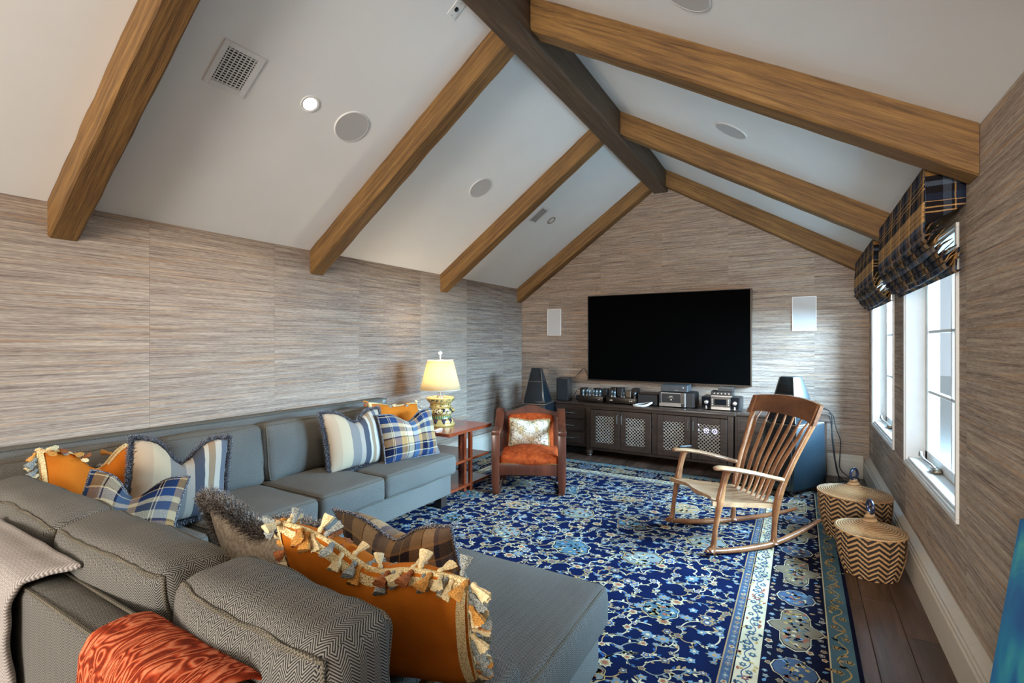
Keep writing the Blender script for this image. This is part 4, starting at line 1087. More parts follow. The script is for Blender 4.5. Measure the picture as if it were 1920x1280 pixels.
# table lamp
LB = Vector((-2.83, 3.505, .5605))
lp = thing('table_lamp', 'yellow painted ceramic table lamp with cream shade on the cherry side table', 'lamp', LB)
def make_ceramic():
    t = NT('lamp_ceramic'); o = t.sep(t.coord('Object')); z = o[2]
    ang = t.math('ARCTAN2', o[1], o[0])
    base = t.ramp(t.noise(t.coord('Object'), 20, 2), [(.3, S(176, 146, 78)), (.7, S(206, 178, 108))])
    def band(a, b): return t.math('MULTIPLY', t.math('GREATER_THAN', z, a), t.math('LESS_THAN', z, b))
    pet = t.math('GREATER_THAN', t.math('ADD', t.math('ABSOLUTE', t.math('SINE', t.math('MULTIPLY', ang, 5))), t.math('MULTIPLY', t.math('SUBTRACT', .052, z), 16)), .75)
    n = t.noise(t.coord('Object'), 38, 2, .5, 1.0)
    c = t.mix(t.math('MULTIPLY', band(.022, .062), t.math('SUBTRACT', 1, pet)), base, S(56, 48, 66))
    lf = t.math('GREATER_THAN', t.math('ABSOLUTE', t.math('SINE', t.math('MULTIPLY', ang, 14))), t.math('MULTIPLY', t.math('SUBTRACT', z, .066), 28))
    c = t.mix(t.math('MULTIPLY', band(.066, .094), lf), c, S(70, 116, 84))
    c = t.mix(t.math('MULTIPLY', band(.106, .160), t.math('GREATER_THAN', n, .53)), c, S(42, 40, 48))
    c = t.mix(t.math('MULTIPLY', band(.106, .160), t.math('LESS_THAN', n, .40)), c, S(214, 206, 186))
    c = t.mix(t.math('MULTIPLY', band(.176, .200), t.math('GREATER_THAN', n, .57)), c, S(58, 52, 48))
    c = t.mix(t.math('MULTIPLY', band(.218, .240), t.math('GREATER_THAN', n, .55)), c, S(60, 74, 66))
    for a, b in ((.062, .066), (.097, .101), (.163, .167), (.206, .211)): c = t.mix(band(a, b), c, S(110, 72, 36))
    M['lamp_ceramic'] = t.set(c, .2, 0, Coat_Weight=.5)
make_ceramic()
obj('base', lathe(nb(), [(0, 0), (.128, 0), (.134, .008), (.132, .018), (.120, .024), (.122, .045), (.112, .060), (.098, .066), (.094, .080), (.096, .094), (.104, .102), (.116, .118), (.120, .135), (.114, .155), (.100, .164), (.094, .180), (.094, .198), (.102, .206), (.116, .216), (.128, .236), (.128, .250), (.120, .254), (.104, .250), (0, .248)], 40), 'lamp_ceramic', lp, smooth=50)
for a in (0.4, 2.5, 4.6):
    bm = nb(); lathe(bm, [(0, -.018), (.014, -.014), (.02, 0), (.014, .014), (0, .018)], 10, (.118 * math.cos(a), .118 * math.sin(a), .135)); obj('boss', bm, 'lamp_ceramic', lp)
obj('neck', lathe(nb(), [(0, .248), (.03, .248), (.03, .262), (.008, .268), (.006, .57), (0, .57)], 16), 'silver', lp)
obj('finial', lathe(nb(), [(0, .612), (.006, .612), (.008, .622), (.004, .630), (.005, .636), (.014, .645), (.019, .658), (.014, .671), (0, .677)], 18), 'trim_paint', lp)
bm = nb(); tube(bm, [(-.112, 0, .585), (0, 0, .597), (.112, 0, .585)], .003, 6); tube(bm, [(0, -.112, .585), (0, 0, .597), (0, .112, .585)], .003, 6); tube(bm, [(0, 0, .55), (0, 0, .615)], .004, 6)
obj('harp', bm, 'silver', lp)
t = NT('lamp_shade_cloth'); n = t.noise(t.mapping(t.coord('Object'), (300, 300, 60)), 1, 2)
c = t.ramp(n, [(.3, S(222, 206, 166)), (.7, S(240, 228, 196))]); df = t.add('BsdfDiffuse'); tl = t.add('BsdfTranslucent'); t.put(df.inputs[0], c); t.put(tl.inputs[0], c)
ms = t.add('MixShader'); ms.inputs[0].default_value = .55; t.put(ms.inputs[1], df.outputs[0]); t.put(ms.inputs[2], tl.outputs[0]); t.t.links.new(ms.outputs[0], t.out.inputs[0]); M['lamp_shade_cloth'] = t.m
o = obj('lamp_shade', lathe(nb(), [(.184, .322), (.150, .455), (.117, .588)], 48), 'lamp_shade_cloth', lp)
o.modifiers.new('thickness', 'SOLIDIFY').thickness = .002
bm = nb()
for r_, z_ in ((.184, .322), (.117, .588)): obj('shade_trim', ring(nb(), [(r_ * math.cos(q * math.pi / 24), r_ * math.sin(q * math.pi / 24), z_) for q in range(48)], .0025, 6), 'trim_paint', lp)
obj('bulb', lathe(nb(), [(0, .36), (.012, .36), (.014, .385), (.028, .42), (.028, .44), (.016, .462), (0, .467)], 16), 'dim_bulb', lp)
d = bpy.data.lights.new('lamp_light', 'POINT'); d.energy = 12; d.color = (1.0, .86, .66); d.shadow_soft_size = .04
o = bpy.data.objects.new('lamp_light', d); C.objects.link(o); o.location = LB + Vector((.0, 0, .50))
tag(obj('remote_control', box(nb(), (-.012, -.06, 0), (.012, .06, .012), .003, 1), 'white_plastic', None, (-2.66, 3.265, .5605), (0, 0, R(12))), 'small white remote lying on the cherry side table', 'remote')
bm = nb(); tube(bm, smooth_path([(-2.95, 3.43, .5645), (-3.0, 3.36, .5645), (-2.95, 3.28, .5645), (-2.86, 3.27, .5645), (-2.82, 3.325, .5645), (-2.91, 3.365, .5645)], 6), .003, 6)
tag(obj('lamp_cord', bm, 'rubber', None), 'dark lamp cord looped on the cherry side table', 'cord')

# ------------------------------------------------------------------ media console: middle cabinet with lattice doors, drawer units both sides, one top
CY0, CY1 = 5.30, 5.735
def drawer_unit(x0, x1, y0, label):
    u = thing('drawer_cabinet', label, 'cabinet', ((x0 + x1) / 2, (y0 + CY1) / 2, 0), 0, 'drawer units of the media console'); o_ = Vector(((x0 + x1) / 2, (y0 + CY1) / 2, 0))
    B_ = lambda lo, hi, b=.003: box(nb(), Vector(lo) - o_, Vector(hi) - o_, b, 1)
    obj('body', B_((x0, y0, .09), (x1, CY1, .575)), 'espresso', u)
    obj('plinth', B_((x0 + .01, y0 + .05, 0), (x1 - .01, CY1 - .02, .09)), 'cabinet_dark', u)
    zz = [.115, .262, .409, .556]
    for k in range(3):
        d_ = obj('drawer', B_((x0 + .025, y0 - .016, zz[k] + .008), (x1 - .025, y0, zz[k + 1] - .008), .004), 'espresso', u)
        bm = nb()
        a0, a1, b0, b1 = x0 + .025, x1 - .025, zz[k] + .008, zz[k + 1] - .008
        for lo, hi in (((a0 + .03, b0 + .02), (a1 - .03, b0 + .028)), ((a0 + .03, b1 - .028), (a1 - .03, b1 - .02)), ((a0 + .03, b0 + .02), (a0 + .038, b1 - .02)), ((a1 - .038, b0 + .02), (a1 - .03, b1 - .02))):
            box(bm, Vector((lo[0], y0 - .021, lo[1])) - o_, Vector((hi[0], y0 - .015, hi[1])) - o_, .002, 1)
        obj('moulding', bm, 'espresso', d_)
        zc = (b0 + b1) / 2; xc = (a0 + a1) / 2; bm = nb()
        tube(bm, [Vector((xc - .055, y0 - .018, zc)) - o_, Vector((xc - .055, y0 - .042, zc)) - o_, Vector((xc + .055, y0 - .042, zc)) - o_, Vector((xc + .055, y0 - .018, zc)) - o_], .005, 8)
        obj('handle', bm, 'silver', d_)
    return u
drawer_unit(-2.56, -2.135, 5.34, 'dark espresso three drawer unit behind the rust armchair')
drawer_unit(-.565, .215, 5.34, 'dark espresso three drawer unit behind the rocking chair')
mc = thing('media_cabinet', 'dark espresso cabinet with four lattice doors below the television', 'cabinet', (-1.35, 5.5, 0)); MO = Vector((-1.35, 5.5, 0))
mB = lambda lo, hi, b=.003: box(nb(), Vector(lo) - MO, Vector(hi) - MO, b, 1)
X0, X1 = -2.125, -.575; yb0 = CY0
obj('side_panel', mB((X0, yb0, .075), (X0 + .05, CY1, .575)), 'espresso', mc); obj('side_panel', mB((X1 - .05, yb0, .075), (X1, CY1, .575)), 'espresso', mc)
obj('back_panel', mB((X0 + .05, CY1 - .02, .075), (X1 - .05, CY1, .575)), 'cabinet_dark', mc)
obj('bottom_panel', mB((X0 + .05, yb0, .075), (X1 - .05, CY1 - .02, .105)), 'espresso', mc)
obj('face_rail', mB((X0 + .05, yb0, .545), (X1 - .05, yb0 + .03, .575)), 'espresso', mc)
xm = (X0 + X1) / 2; obj('centre_stile', mB((xm - .03, yb0, .105), (xm + .03, yb0 + .04, .545)), 'espresso', mc)
obj('inner_shelf', mB((X0 + .05, yb0 + .06, .31), (X1 - .05, CY1 - .02, .33)), 'espresso', mc)
for fx in (X0 + .02, X1 - .02):
    obj('foot', lathe(nb(), [(0, 0), (.03, 0), (.036, .01), (.030, .025), (.044, .035), (.046, .06), (.046, .075), (0, .075)], 16, Vector((fx, yb0 + .03, 0)) - MO), 'espresso', mc)
dw = (xm - .03 - (X0 + .05)) / 2
doors = [X0 + .05, X0 + .05 + dw, xm + .03, xm + .03 + dw]
def lattice(x0, x1, z0, z1, y_):
    bm = nb(); p = .036; w_, h_ = x1 - x0, z1 - z0; hw = .0036
    for sgn in (1, -1):
        c = -h_
        while c < w_ + h_:
            a, b = (max(0, c), min(w_, c + h_)) if sgn > 0 else (max(0, c - h_), min(w_, c))
            if b - a > .004:
                za, zb = (a - c, b - c) if sgn > 0 else (c - a, c - b)
                if sgn < 0 and (za > h_ + 1e-6): pass
                P0, P1 = Vector((x0 + a, y_ + .002 * sgn, z0 + za)), Vector((x0 + b, y_ + .002 * sgn, z0 + zb))
                d_ = (P1 - P0).normalized(); s = Vector((-d_.z, 0, d_.x)) * hw; t_ = Vector((0, .0015, 0))
                vs8 = [bm.verts.new(q - MO) for q in (P0 - s - t_, P0 + s - t_, P1 + s - t_, P1 - s - t_, P0 - s + t_, P0 + s + t_, P1 + s + t_, P1 - s + t_)]
                for f in ((0, 1, 2, 3), (7, 6, 5, 4), (0, 4, 5, 1), (1, 5, 6, 2), (2, 6, 7, 3), (3, 7, 4, 0)): bm.faces.new([vs8[i] for i in f])
            c += p
    return bm
for k, xd in enumerate(doors):
    a, b, z0, z1 = xd + .003, xd + dw - .003, .108, .542; y0, y1 = yb0 - .018, yb0 - .001; st = .065
    bm = nb()
    for lo, hi in (((a, z0), (a + st, z1)), ((b - st, z0), (b, z1)), ((a + st, z0), (b - st, z0 + st)), ((a + st, z1 - st), (b - st, z1))): box(bm, Vector((lo[0], y0, lo[1])) - MO, Vector((hi[0], y1, hi[1])) - MO, .003, 1)
    dr = obj('door', bm, 'espresso', mc)
    la = obj('lattice', lattice(a + st - .004, b - st + .004, z0 + st - .004, z1 - st + .004, (y0 + y1) / 2 + .003), 'lattice_metal', dr, smooth=0); la['kind'] = 'stuff'
    hx = b - .022 if k % 2 == 0 else a + .022; bm = nb()
    tube(bm, [Vector(q) - MO for q in ((hx, y0, .50), (hx, y0 - .024, .495), (hx, y0 - .026, .45), (hx, y0 - .024, .405), (hx, y0, .40))], .005, 8); obj('handle', bm, 'silver', dr)
tp_ = obj('console_top', prism(nb(), [(-2.58, 5.325), (-2.15, 5.325), (-2.145, 5.272), (-.555, 5.272), (-.55, 5.325), (.235, 5.325), (.235, CY1 + .005), (-2.58, CY1 + .005)], 2, .576, .604, .005, 2), 'espresso')
tag(tp_, 'long dark espresso worktop over the media cabinet carrying the amplifiers', 'worktop')
# equipment seen through the lattice
e1 = thing('disc_player', 'silver edged component on the shelf behind the second lattice door', 'audio player', (-1.52, 5.52, .331))
obj('body', box(nb(), (-.16, -.12, 0), (.16, .14, .06), .003, 1), 'black_plastic', e1); obj('faceplate', box(nb(), (-.16, -.13, .004), (.16, -.12, .03), .002, 1), 'silver', e1)
glow('blue_light', (.45, .45, 1.0, 1), 5.0)
e2 = thing('glowing_amplifier', 'black amplifier with glowing white dials behind the last lattice door', 'amplifier', (-.82, 5.50, .331))
obj('body', box(nb(), (-.16, -.10, 0), (.16, .16, .14), .003, 1), 'black_plastic', e2)
for q in (-.02, .06): obj('dial', ring(nb(), [(q + .022 * math.cos(w), -.103, .06 + .022 * math.sin(w)) for w in [2 * math.pi * i / 20 for i in range(20)]], .004, 6), 'blue_light', e2); obj('pointer', box(nb(), (q - .006, -.106, .054), (q + .006, -.101, .066)), 'blue_light', e2)
obj('indicator', box(nb(), (-.15, -.104, .058), (-.09, -.100, .063)), 'blue_light', e2)
for q in (-.13, -.10): obj('indicator', box(nb(), (q - .005, -.104, .115), (q + .005, -.1, .125)), 'blue_light', e2)

# ------------------------------------------------------------------ television and wall speakers
tv = thing('television', 'huge flat black television on the grasscloth gable wall', 'television', (-1.36, 5.74, 1.36)); 
obj('housing', box(nb(), (-.918, -.028, -.522), (.918, .045, .522), .004, 1), 'dark_metal', tv)
obj('screen', box(nb(), (-.908, -.0305, -.505), (.908, -.0285, .515)), 'tv_screen', tv, smooth=0)
bm = nb()
for lo, hi in (((-.918, -.522), (.918, -.506)), ((-.918, .515), (.918, .522)), ((-.918, -.506), (-.909, .515)), ((.909, -.506), (.918, .515))): box(bm, (lo[0], -.034, lo[1]), (hi[0], -.028, hi[1]), .001, 1)
obj('bezel', bm, 'dark_metal', tv)
def wall_spk(x0, x1, z0, z1, label):
    t = thing('wall_speaker', label, 'wall speaker', ((x0 + x1) / 2, YB - pt, (z0 + z1) / 2), 0, 'flush wall speakers'); w_, h_ = (x1 - x0) / 2, (z1 - z0) / 2
    obj('grille', box(nb(), (-w_ + .005, -.010, -h_ + .005), (w_ - .005, -.001, h_ - .005), .002, 1), 'grey_grille', t)
    bm = nb()
    for lo, hi in (((-w_, -h_), (w_, -h_ + .006)), ((-w_, h_ - .006), (w_, h_)), ((-w_, -h_ + .006), (-w_ + .006, h_ - .006)), ((w_ - .006, -h_ + .006), (w_, h_ - .006))): box(bm, (lo[0], -.011, lo[1]), (hi[0], 0, hi[1]), .001, 1)
    obj('frame', bm, 'white_plastic', t)
wall_spk(-2.872, -2.675, 1.40, 1.745, 'grey rectangular speaker flush in the wall between the corner and the television')
wall_spk(-.072, .142, 1.43, 1.778, 'grey rectangular speaker flush in the wall between the television and the window')

# ------------------------------------------------------------------ floor standing loudspeakers; local -y = front
def hexa(bm, b, t_, z0, z1, bev=.006):
    """b, t_: (x0, y0, x1, y1) rectangles at the bottom and top"""
    q = nb(); V_ = [q.verts.new((x_, y_, z0)) for x_, y_ in ((b[0], b[1]), (b[2], b[1]), (b[2], b[3]), (b[0], b[3]))] + [q.verts.new((x_, y_, z1)) for x_, y_ in ((t_[0], t_[1]), (t_[2], t_[1]), (t_[2], t_[3]), (t_[0], t_[3]))]
    for f in ((3, 2, 1, 0), (4, 5, 6, 7), (0, 1, 5, 4), (1, 2, 6, 5), (2, 3, 7, 6), (3, 0, 4, 7)): q.faces.new([V_[i] for i in f])
    if bev: bmesh.ops.bevel(q, geom=list(q.edges), offset=bev, segments=2, affect='EDGES', profile=.5)
    merge(bm, q); return bm
def tower(loc, rz, label, sc_=1.0, dep=.25):
    t = thing('tower_speaker', label, 'loudspeaker', loc, rz, 'floor standing loudspeakers'); t.scale = (sc_,) * 3
    obj('bass_cabinet', hexa(nb(), (-.15, -dep, .15, dep), (-.145, -dep + .06, .145, dep - .02), .05, .585), 'speaker_lacquer', t)
    obj('bass_grille', hexa(nb(), (-.125, -dep - .012, .125, -dep + .02), (-.12, -dep + .045, .12, -dep + .08), .09, .56, .004), 'grille_cloth', t)
    obj('trim_plate', hexa(nb(), (-.148, -dep + .05, .148, dep - .02), (-.146, -dep + .052, .146, dep - .03), .586, .600, .002), 'speaker_bronze', t)
    hd = obj('head', hexa(nb(), (-.130, -dep + .075, .130, dep - .06), (-.062, -dep + .155, .062, dep - .22), .602, 1.0, .010), 'speaker_lacquer', t)
    obj('midrange_grille', hexa(nb(), (-.108, -dep + .066, .108, -dep + .09), (-.078, -dep + .120, .078, -dep + .15), .625, .84, .003), 'grille_cloth', t)
    obj('tweeter_grille', hexa(nb(), (-.074, -dep + .124, .074, -dep + .15), (-.050, -dep + .151, .050, -dep + .18), .855, .975, .003), 'grille_cloth', t)
    obj('trim_strip', hexa(nb(), (-.086, -dep + .115, .086, -dep + .13), (-.084, -dep + .118, .084, -dep + .133), .842, .850, .001), 'speaker_bronze', t)
    for s in (-1, 1):
        bm = nb(); tube(bm, [(s * .126, -dep + .072, .61), (s * .060, -dep + .153, .995)], .005, 6); obj('edge_trim', bm, 'speaker_bronze', t)
    for x_ in (-.11, .11):
        for y_ in (-dep + .05, dep - .06): obj('caster', lathe(nb(), [(0, -.012), (.022, -.012), (.026, -.004), (.026, .004), (.022, .012), (0, .012)], 14, mx=Matrix.Translation((x_, y_, .026)) @ Matrix.Rotation(R(90), 4, 'Y')), 'black_plastic', t)
    obj('underplate', hexa(nb(), (-.13, -dep + .03, .13, dep - .03), (-.13, -dep + .03, .13, dep - .03), .030, .050, .002), 'black_plastic', t)
tower((-.055, 4.985, ZR), R(-30), 'glossy dark tower loudspeaker with pyramid head behind the rocking chair')
tower((-2.655, 5.09, ZR), R(9), 'dark tower loudspeaker with pyramid head in the corner behind the armchair', 1.0, .22)
bs = thing('bookshelf_speaker', 'small black box speaker on the console next to the corner tower speaker', 'speaker', (-2.50, 5.50, .605), R(12))
obj('cabinet', box(nb(), (-.075, -.10, 0), (.075, .10, .275), .006, 2), 'black_plastic', bs); obj('grille', box(nb(), (-.066, -.108, .01), (.066, -.10, .265), .004, 1), 'grille_cloth', bs)
obj('side_panel', box(nb(), (.0751, -.09, .008), (.078, .09, .267), .001, 1), 'speaker_lacquer', bs)

# ------------------------------------------------------------------ audio gear on the console
ZC = .6045
def tube_amp(loc, w_, d_, label, tall):
    t = thing('tube_amplifier', label, 'amplifier', loc, 0, 'tube amplifiers on the console')
    obj('chassis', box(nb(), (-w_ / 2, -d_ / 2, .012), (w_ / 2, d_ / 2, .075), .005, 2), 'dark_metal', t)
    for x_ in (-1, 1):
        for y_ in (-1, 1): obj('foot', lathe(nb(), [(0, 0), (.012, 0), (.014, .006), (.012, .0125), (0, .0125)], 10, (x_ * (w_ / 2 - .03), y_ * (d_ / 2 - .03), 0)), 'rubber', t)
    for x_ in ((-.36, -.30, .30, .36) if tall else (.36,)): obj('knob', lathe(nb(), [(0, 0), (.008, 0), (.008, .010), (0, .012)], 12, mx=Matrix.Translation((x_ * w_, -d_ / 2, .042)) @ Matrix.Rotation(R(90), 4, 'X')), 'silver', t)
    hs = (.10 if tall else .08)
    xs = [-.40, -.16, .34] if tall else [-.40, .42, .1]
    for i, x_ in enumerate(xs):
        obj('transformer', box(nb(), (x_ * w_ - .035, .0, .075), (x_ * w_ + .035, .10, .075 + hs), .006, 1), 'black_plastic' if i % 2 else 'dark_metal', t)
    if tall: obj('transformer', box(nb(), (.20 * w_ - .03, -.08, .075), (.20 * w_ + .03, -.01, .155), .006, 1), 'bronze_metal', t)
    for i, x_ in enumerate((-.30, -.18, -.06, .06, .20, .30) if not tall else (-.28, -.05, .05, .13, .42, -.40)):
        y_ = -.06 + .03 * (i % 2); g_ = obj('tube', lathe(nb(), [(0, 0), (.013, 0), (.013, .018), (.015, .025), (.016, .055), (.010, .068), (0, .072)], 12, (x_ * w_, y_, .075)), 'tube_glass', t)
        obj('tube_base', lathe(nb(), [(0, 0), (.0165, 0), (.0165, .014), (0, .0145)], 12, (x_ * w_, y_, .0752)), 'chrome', g_)
plain('tube_glass', S(96, 108, 114), .1, .6)
tube_amp((-2.14, 5.53, ZC), .335, .24, 'black tube amplifier with a row of low glass tubes next to the small black speaker', False)
tube_amp((-1.755, 5.53, ZC), .345, .26, 'black tube amplifier with taller transformers beside the white handset', True)
bx1 = thing('audio_box', 'low black component behind the white handset beside the big amplifier', 'audio component', (-1.462, 5.56, ZC)); obj('body', box(nb(), (-.11, -.12, .008), (.11, .14, .125), .004, 1), 'black_plastic', bx1); obj('lid', box(nb(), (-.112, -.122, .125), (.112, .142, .133), .002, 1), 'dark_metal', bx1)
hs_ = thing('white_handset', 'white curved handle shaped object lying on the edge of the console', 'handset', (-1.50, 5.335, ZC))
bm = nb(); tube(bm, smooth_path([(-.09, 0, .012), (-.05, -.02, .010), (.02, -.025, .012), (.07, -.01, .025), (.10, .01, .045), (.115, .02, .05)], 5), lerp_list([(.006, .012), (.008, .012), (.008, .012), (.008, .012), (.006, .010), (.005, .006)], 5), 8); obj('strap', bm, 'white_plastic', hs_)
bm = nb(); tube(bm, smooth_path([(-.09, 0, .012), (-.06, .03, .02), (0, .05, .03), (.06, .04, .045), (.10, .01, .045)], 5), .006, 8); obj('loop', bm, 'grey_grille', hs_)
pa = thing('power_amplifier', 'large black and silver power amplifier on the console under the television', 'amplifier', (-1.17, 5.52, ZC))
obj('body', box(nb(), (-.17, -.07, .008), (.19, .20, .165), .004, 1), 'black_plastic', pa)
for x_ in (-.14, .15): obj('foot', box(nb(), (x_ - .02, -.07, 0), (x_ + .02, .18, .008)), 'rubber', pa)
obj('faceplate', box(nb(), (-.165, -.088, .010), (.115, -.07, .163), .003, 1), 'silver', pa)
obj('display', box(nb(), (-.135, -.093, .052), (.065, -.088, .150), .002, 1), 'black_plastic', pa)
obj('side_bar', box(nb(), (.068, -.094, .05), (.105, -.088, .160), .002, 1), 'speaker_bronze', pa); obj('side_bar', box(nb(), (.070, -.094, .010), (.105, -.088, .046), .002, 1), 'black_plastic', pa)
obj('side_bar', box(nb(), (-.163, -.094, .045), (-.142, -.088, .160), .002, 1), 'black_plastic', pa)
obj('power_button', lathe(nb(), [(0, 0), (.009, 0), (.009, .006), (0, .008)], 14, mx=Matrix.Translation((-.035, -.093, .085)) @ Matrix.Rotation(R(90), 4, 'X')), 'silver', pa)
obj('badge', lathe(nb(), [(0, .001), (.022, .001), (.022, 0)], 20, sy=.38, mx=Matrix.Translation((-.035, -.0935, .118)) @ Matrix.Rotation(R(90), 4, 'X')), 'silver', pa)
for x_ in (-.065, -.05, -.035, -.02, -.005): obj('letter', box(nb(), (x_ - .005, -.0942, .102), (x_ + .004, -.0932, .105)), 'silver', pa, smooth=0)
for k in range(7): obj('heat_fin', box(nb(), (.118, -.055 + .036 * k, .012), (.205, -.043 + .036 * k, .160), .001, 1), 'black_plastic', pa)
tc_ = thing('charcoal_component', 'flat charcoal box stacked on top of the large power amplifier', 'audio component', (-1.17, 5.53, ZC + .166)); obj('body', box(nb(), (-.145, -.10, .006), (.135, .12, .078), .004, 1), 'dark_grey_box' if 'dark_grey_box' in M else plain('dark_grey_box', S(58, 58, 58), .5), tc_)
for x_ in (-.11, .10): obj('foot', box(nb(), (x_ - .015, -.08, 0), (x_ + .015, .1, .006)), 'rubber', tc_)
obj('logo', box(nb(), (.0, -.1012, .022), (.04, -.1, .026)), 'silver', tc_, smooth=0); obj('led', box(nb(), (.088, -.1015, .05), (.096, -.1, .056)), 'blue_light', tc_, smooth=0)
pre = thing('preamplifier', 'bronze fronted preamplifier with display and two round knobs on the console', 'amplifier', (-.71, 5.52, ZC))
obj('body', box(nb(), (-.185, -.06, .010), (.19, .20, .135), .004, 1), 'black_plastic', pre)
obj('faceplate', box(nb(), (-.185, -.075, .008), (.175, -.06, .138), .003, 1), 'black_gloss', pre)
obj('centre_plate', box(nb(), (-.095, -.083, .006), (.095, -.075, .142), .003, 1), 'speaker_bronze', pre)
obj('display', box(nb(), (-.058, -.086, .058), (.058, -.083, .118), .001, 1), 'black_gloss', pre); obj('lower_bar', box(nb(), (-.09, -.086, .012), (.09, -.083, .038), .001, 1), 'silver', pre)
for x_ in (-.138, .135): obj('knob', lathe(nb(), [(0, 0), (.020, 0), (.020, .022), (.016, .026), (0, .027)], 20, mx=Matrix.Translation((x_, -.075, .082)) @ Matrix.Rotation(R(90), 4, 'X')), 'silver', pre); obj('strip', box(nb(), (x_ - .008, -.079, .012), (x_ + .008, -.075, .045), .001, 1), 'silver', pre)
for x_ in (-.078, .078):
    for z in (.06, .078, .096, .114): obj('button', box(nb(), (x_ - .004, -.086, z - .004), (x_ + .004, -.083, z + .004)), 'white_plastic', pre, smooth=0)
for x_ in (-.15, .15): obj('foot', box(nb(), (x_ - .02, -.06, 0), (x_ + .02, .18, .010)), 'rubber', pre)
ph = thing('phono_stage', 'small black unit with a row of knobs on top of the preamplifier', 'audio component', (-.70, 5.51, ZC + .1435))
obj('body', box(nb(), (-.105, -.06, 0), (.105, .10, .052), .003, 1), 'black_plastic', ph); obj('base_strip', box(nb(), (-.10, -.064, .0), (.10, -.06, .010)), 'silver', ph)
for k in range(5): obj('knob', lathe(nb(), [(0, 0), (.007, 0), (.007, .010), (0, .011)], 12, mx=Matrix.Translation((-.07 + .035 * k, -.06, .032)) @ Matrix.Rotation(R(90), 4, 'X')), 'silver', ph)
ph2 = thing('dac_unit', 'tiny black and silver unit at the top of the stack on the preamplifier', 'audio component', (-.665, 5.52, ZC + .1965))
obj('body', box(nb(), (-.070, -.06, 0), (.070, .09, .036), .003, 1), 'black_plastic', ph2); obj('lid', box(nb(), (-.070, -.06, .0365), (.070, .09, .040), .001, 1), 'silver', ph2)

# ------------------------------------------------------------------ woven baskets
def make_weave():
    t = NT('basket_weave'); o = t.sep(t.coord('UV')); u, v = o[0], o[1]
    tri = t.math('PINGPONG', u, .05)
    s = t.math('MULTIPLY_ADD', tri, .72, v)
    sw = t.math('MULTIPLY_ADD', t.noise(t.coord('UV'), 60, 2), .005, s)
    st = t.math('SINE', t.math('MULTIPLY', sw, 2 * math.pi / .029))
    c = t.ramp(t.math('MULTIPLY_ADD', st, .5, .5), [(.40, S(30, 22, 18)), (.50, S(150, 106, 62)), (.8, S(206, 160, 108))])
    tw = t.noise(t.mapping(t.coord('UV'), (90, 160, 1)), 1, 2)
    c = t.mix(t.math('MULTIPLY', tw, .5), c, S(60, 42, 28), 'MIX')
    t.bump(t.math('ADD', st, t.math('MULTIPLY', tw, .8)), .6, .006); M['basket_weave'] = t.set(c, .7)
make_weave()
def make_coil():
    t = NT('basket_coil'); o = t.sep(t.coord('Object')); r_ = t.math('SQRT', t.math('ADD', t.math('MULTIPLY', o[0], o[0]), t.math('MULTIPLY', o[1], o[1])))
    a = t.math('ARCTAN2', o[1], o[0])
    st = t.math('SINE', t.math('ADD', t.math('MULTIPLY', r_, 2 * math.pi / .0125), a))
    tw = t.math('SINE', t.math('ADD', t.math('MULTIPLY', a, 90), t.math('MULTIPLY', r_, 800)))
    f = t.math('ADD', t.math('MULTIPLY_ADD', st, .3, .5), t.math('MULTIPLY', tw, .16))
    c = t.ramp(f, [(.12, S(110, 74, 42)), (.5, S(192, 146, 96)), (.85, S(224, 188, 140))])
    c = t.mix(t.math('MULTIPLY', t.noise(t.coord('Object'), 40, 2), .4), c, S(140, 96, 56))
    t.bump(f, .7, .006); M['basket_coil'] = t.set(c, .65)
make_coil()
def basket(loc, r, h_, label, rz, lean=0):
    t = thing('woven_basket', label, 'basket', loc, R(rz), 'lidded woven baskets by the window wall'); N = 72; K = 26
    bm = nb(); uv = bm.loops.layers.uv.new('UVMap'); G_ = {}
    prof = []
    for j in range(K + 1):
        z = h_ * j / K; k = z / h_; rr_ = r * (.78 + .24 * math.sin(min(1, k * 1.25) * math.pi / 2) - .02 * k); prof.append((rr_, z))
    for j, (rr_, z) in enumerate(prof):
        for i in range(N):
            a = 2 * math.pi * i / N; u_ = a * r; tri = abs(((u_ + .05) % .1) - .05); ph_ = math.sin((z + .72 * tri) * 2 * math.pi / .029)
            b = .0036 * ph_ + .0012 * math.sin(a * 60 + z * 200)
            G_[i, j] = bm.verts.new(((rr_ + b) * math.cos(a), (rr_ + b) * math.sin(a), z))
    for i in range(N):
        for j in range(K):
            f = bm.faces.new((G_[i, j], G_[(i + 1) % N, j], G_[(i + 1) % N, j + 1], G_[i, j + 1]))
            for lo, (ii, jj) in zip(f.loops, ((i, j), (i + 1, j), (i + 1, j + 1), (i, j + 1))): lo[uv].uv = (2 * math.pi * ii / N * r, prof[jj][1])
    bm.faces.new([G_[i, 0] for i in range(N)][::-1])
    obj('body', bm, 'basket_weave', t, smooth=80)
    obj('rim', ring(nb(), [(1.012 * r * math.cos(2 * math.pi * i / 60), 1.012 * r * math.sin(2 * math.pi * i / 60), h_) for i in range(60)], .006, 8), 'basket_coil', t)
    lid = []
    for j in range(60):
        k = j / 59; rr_ = r * 1.02 * (1 - k) + .018 * k; z = h_ + .006 + .055 * k ** 1.3 + (.035 * max(0, (k - .86) / .14) ** 1.4) + .0016 * math.sin(k * r / .0125 * 2 * math.pi)
        lid.append((rr_, z))
    ld = obj('lid', lathe(nb(), lid + [(0, lid[-1][1] + .004)], 60), 'basket_coil', t, smooth=80)
    zt_ = lid[-1][1]
    obj('ring_handle', ring(nb(), [(.037 * math.cos(w), 0, zt_ + .032 + .037 * math.sin(w)) for w in [2 * math.pi * i / 28 for i in range(28)]], .0085, 10), 'ring_navy', ld, rot=(0, 0, R(35)))
    return t
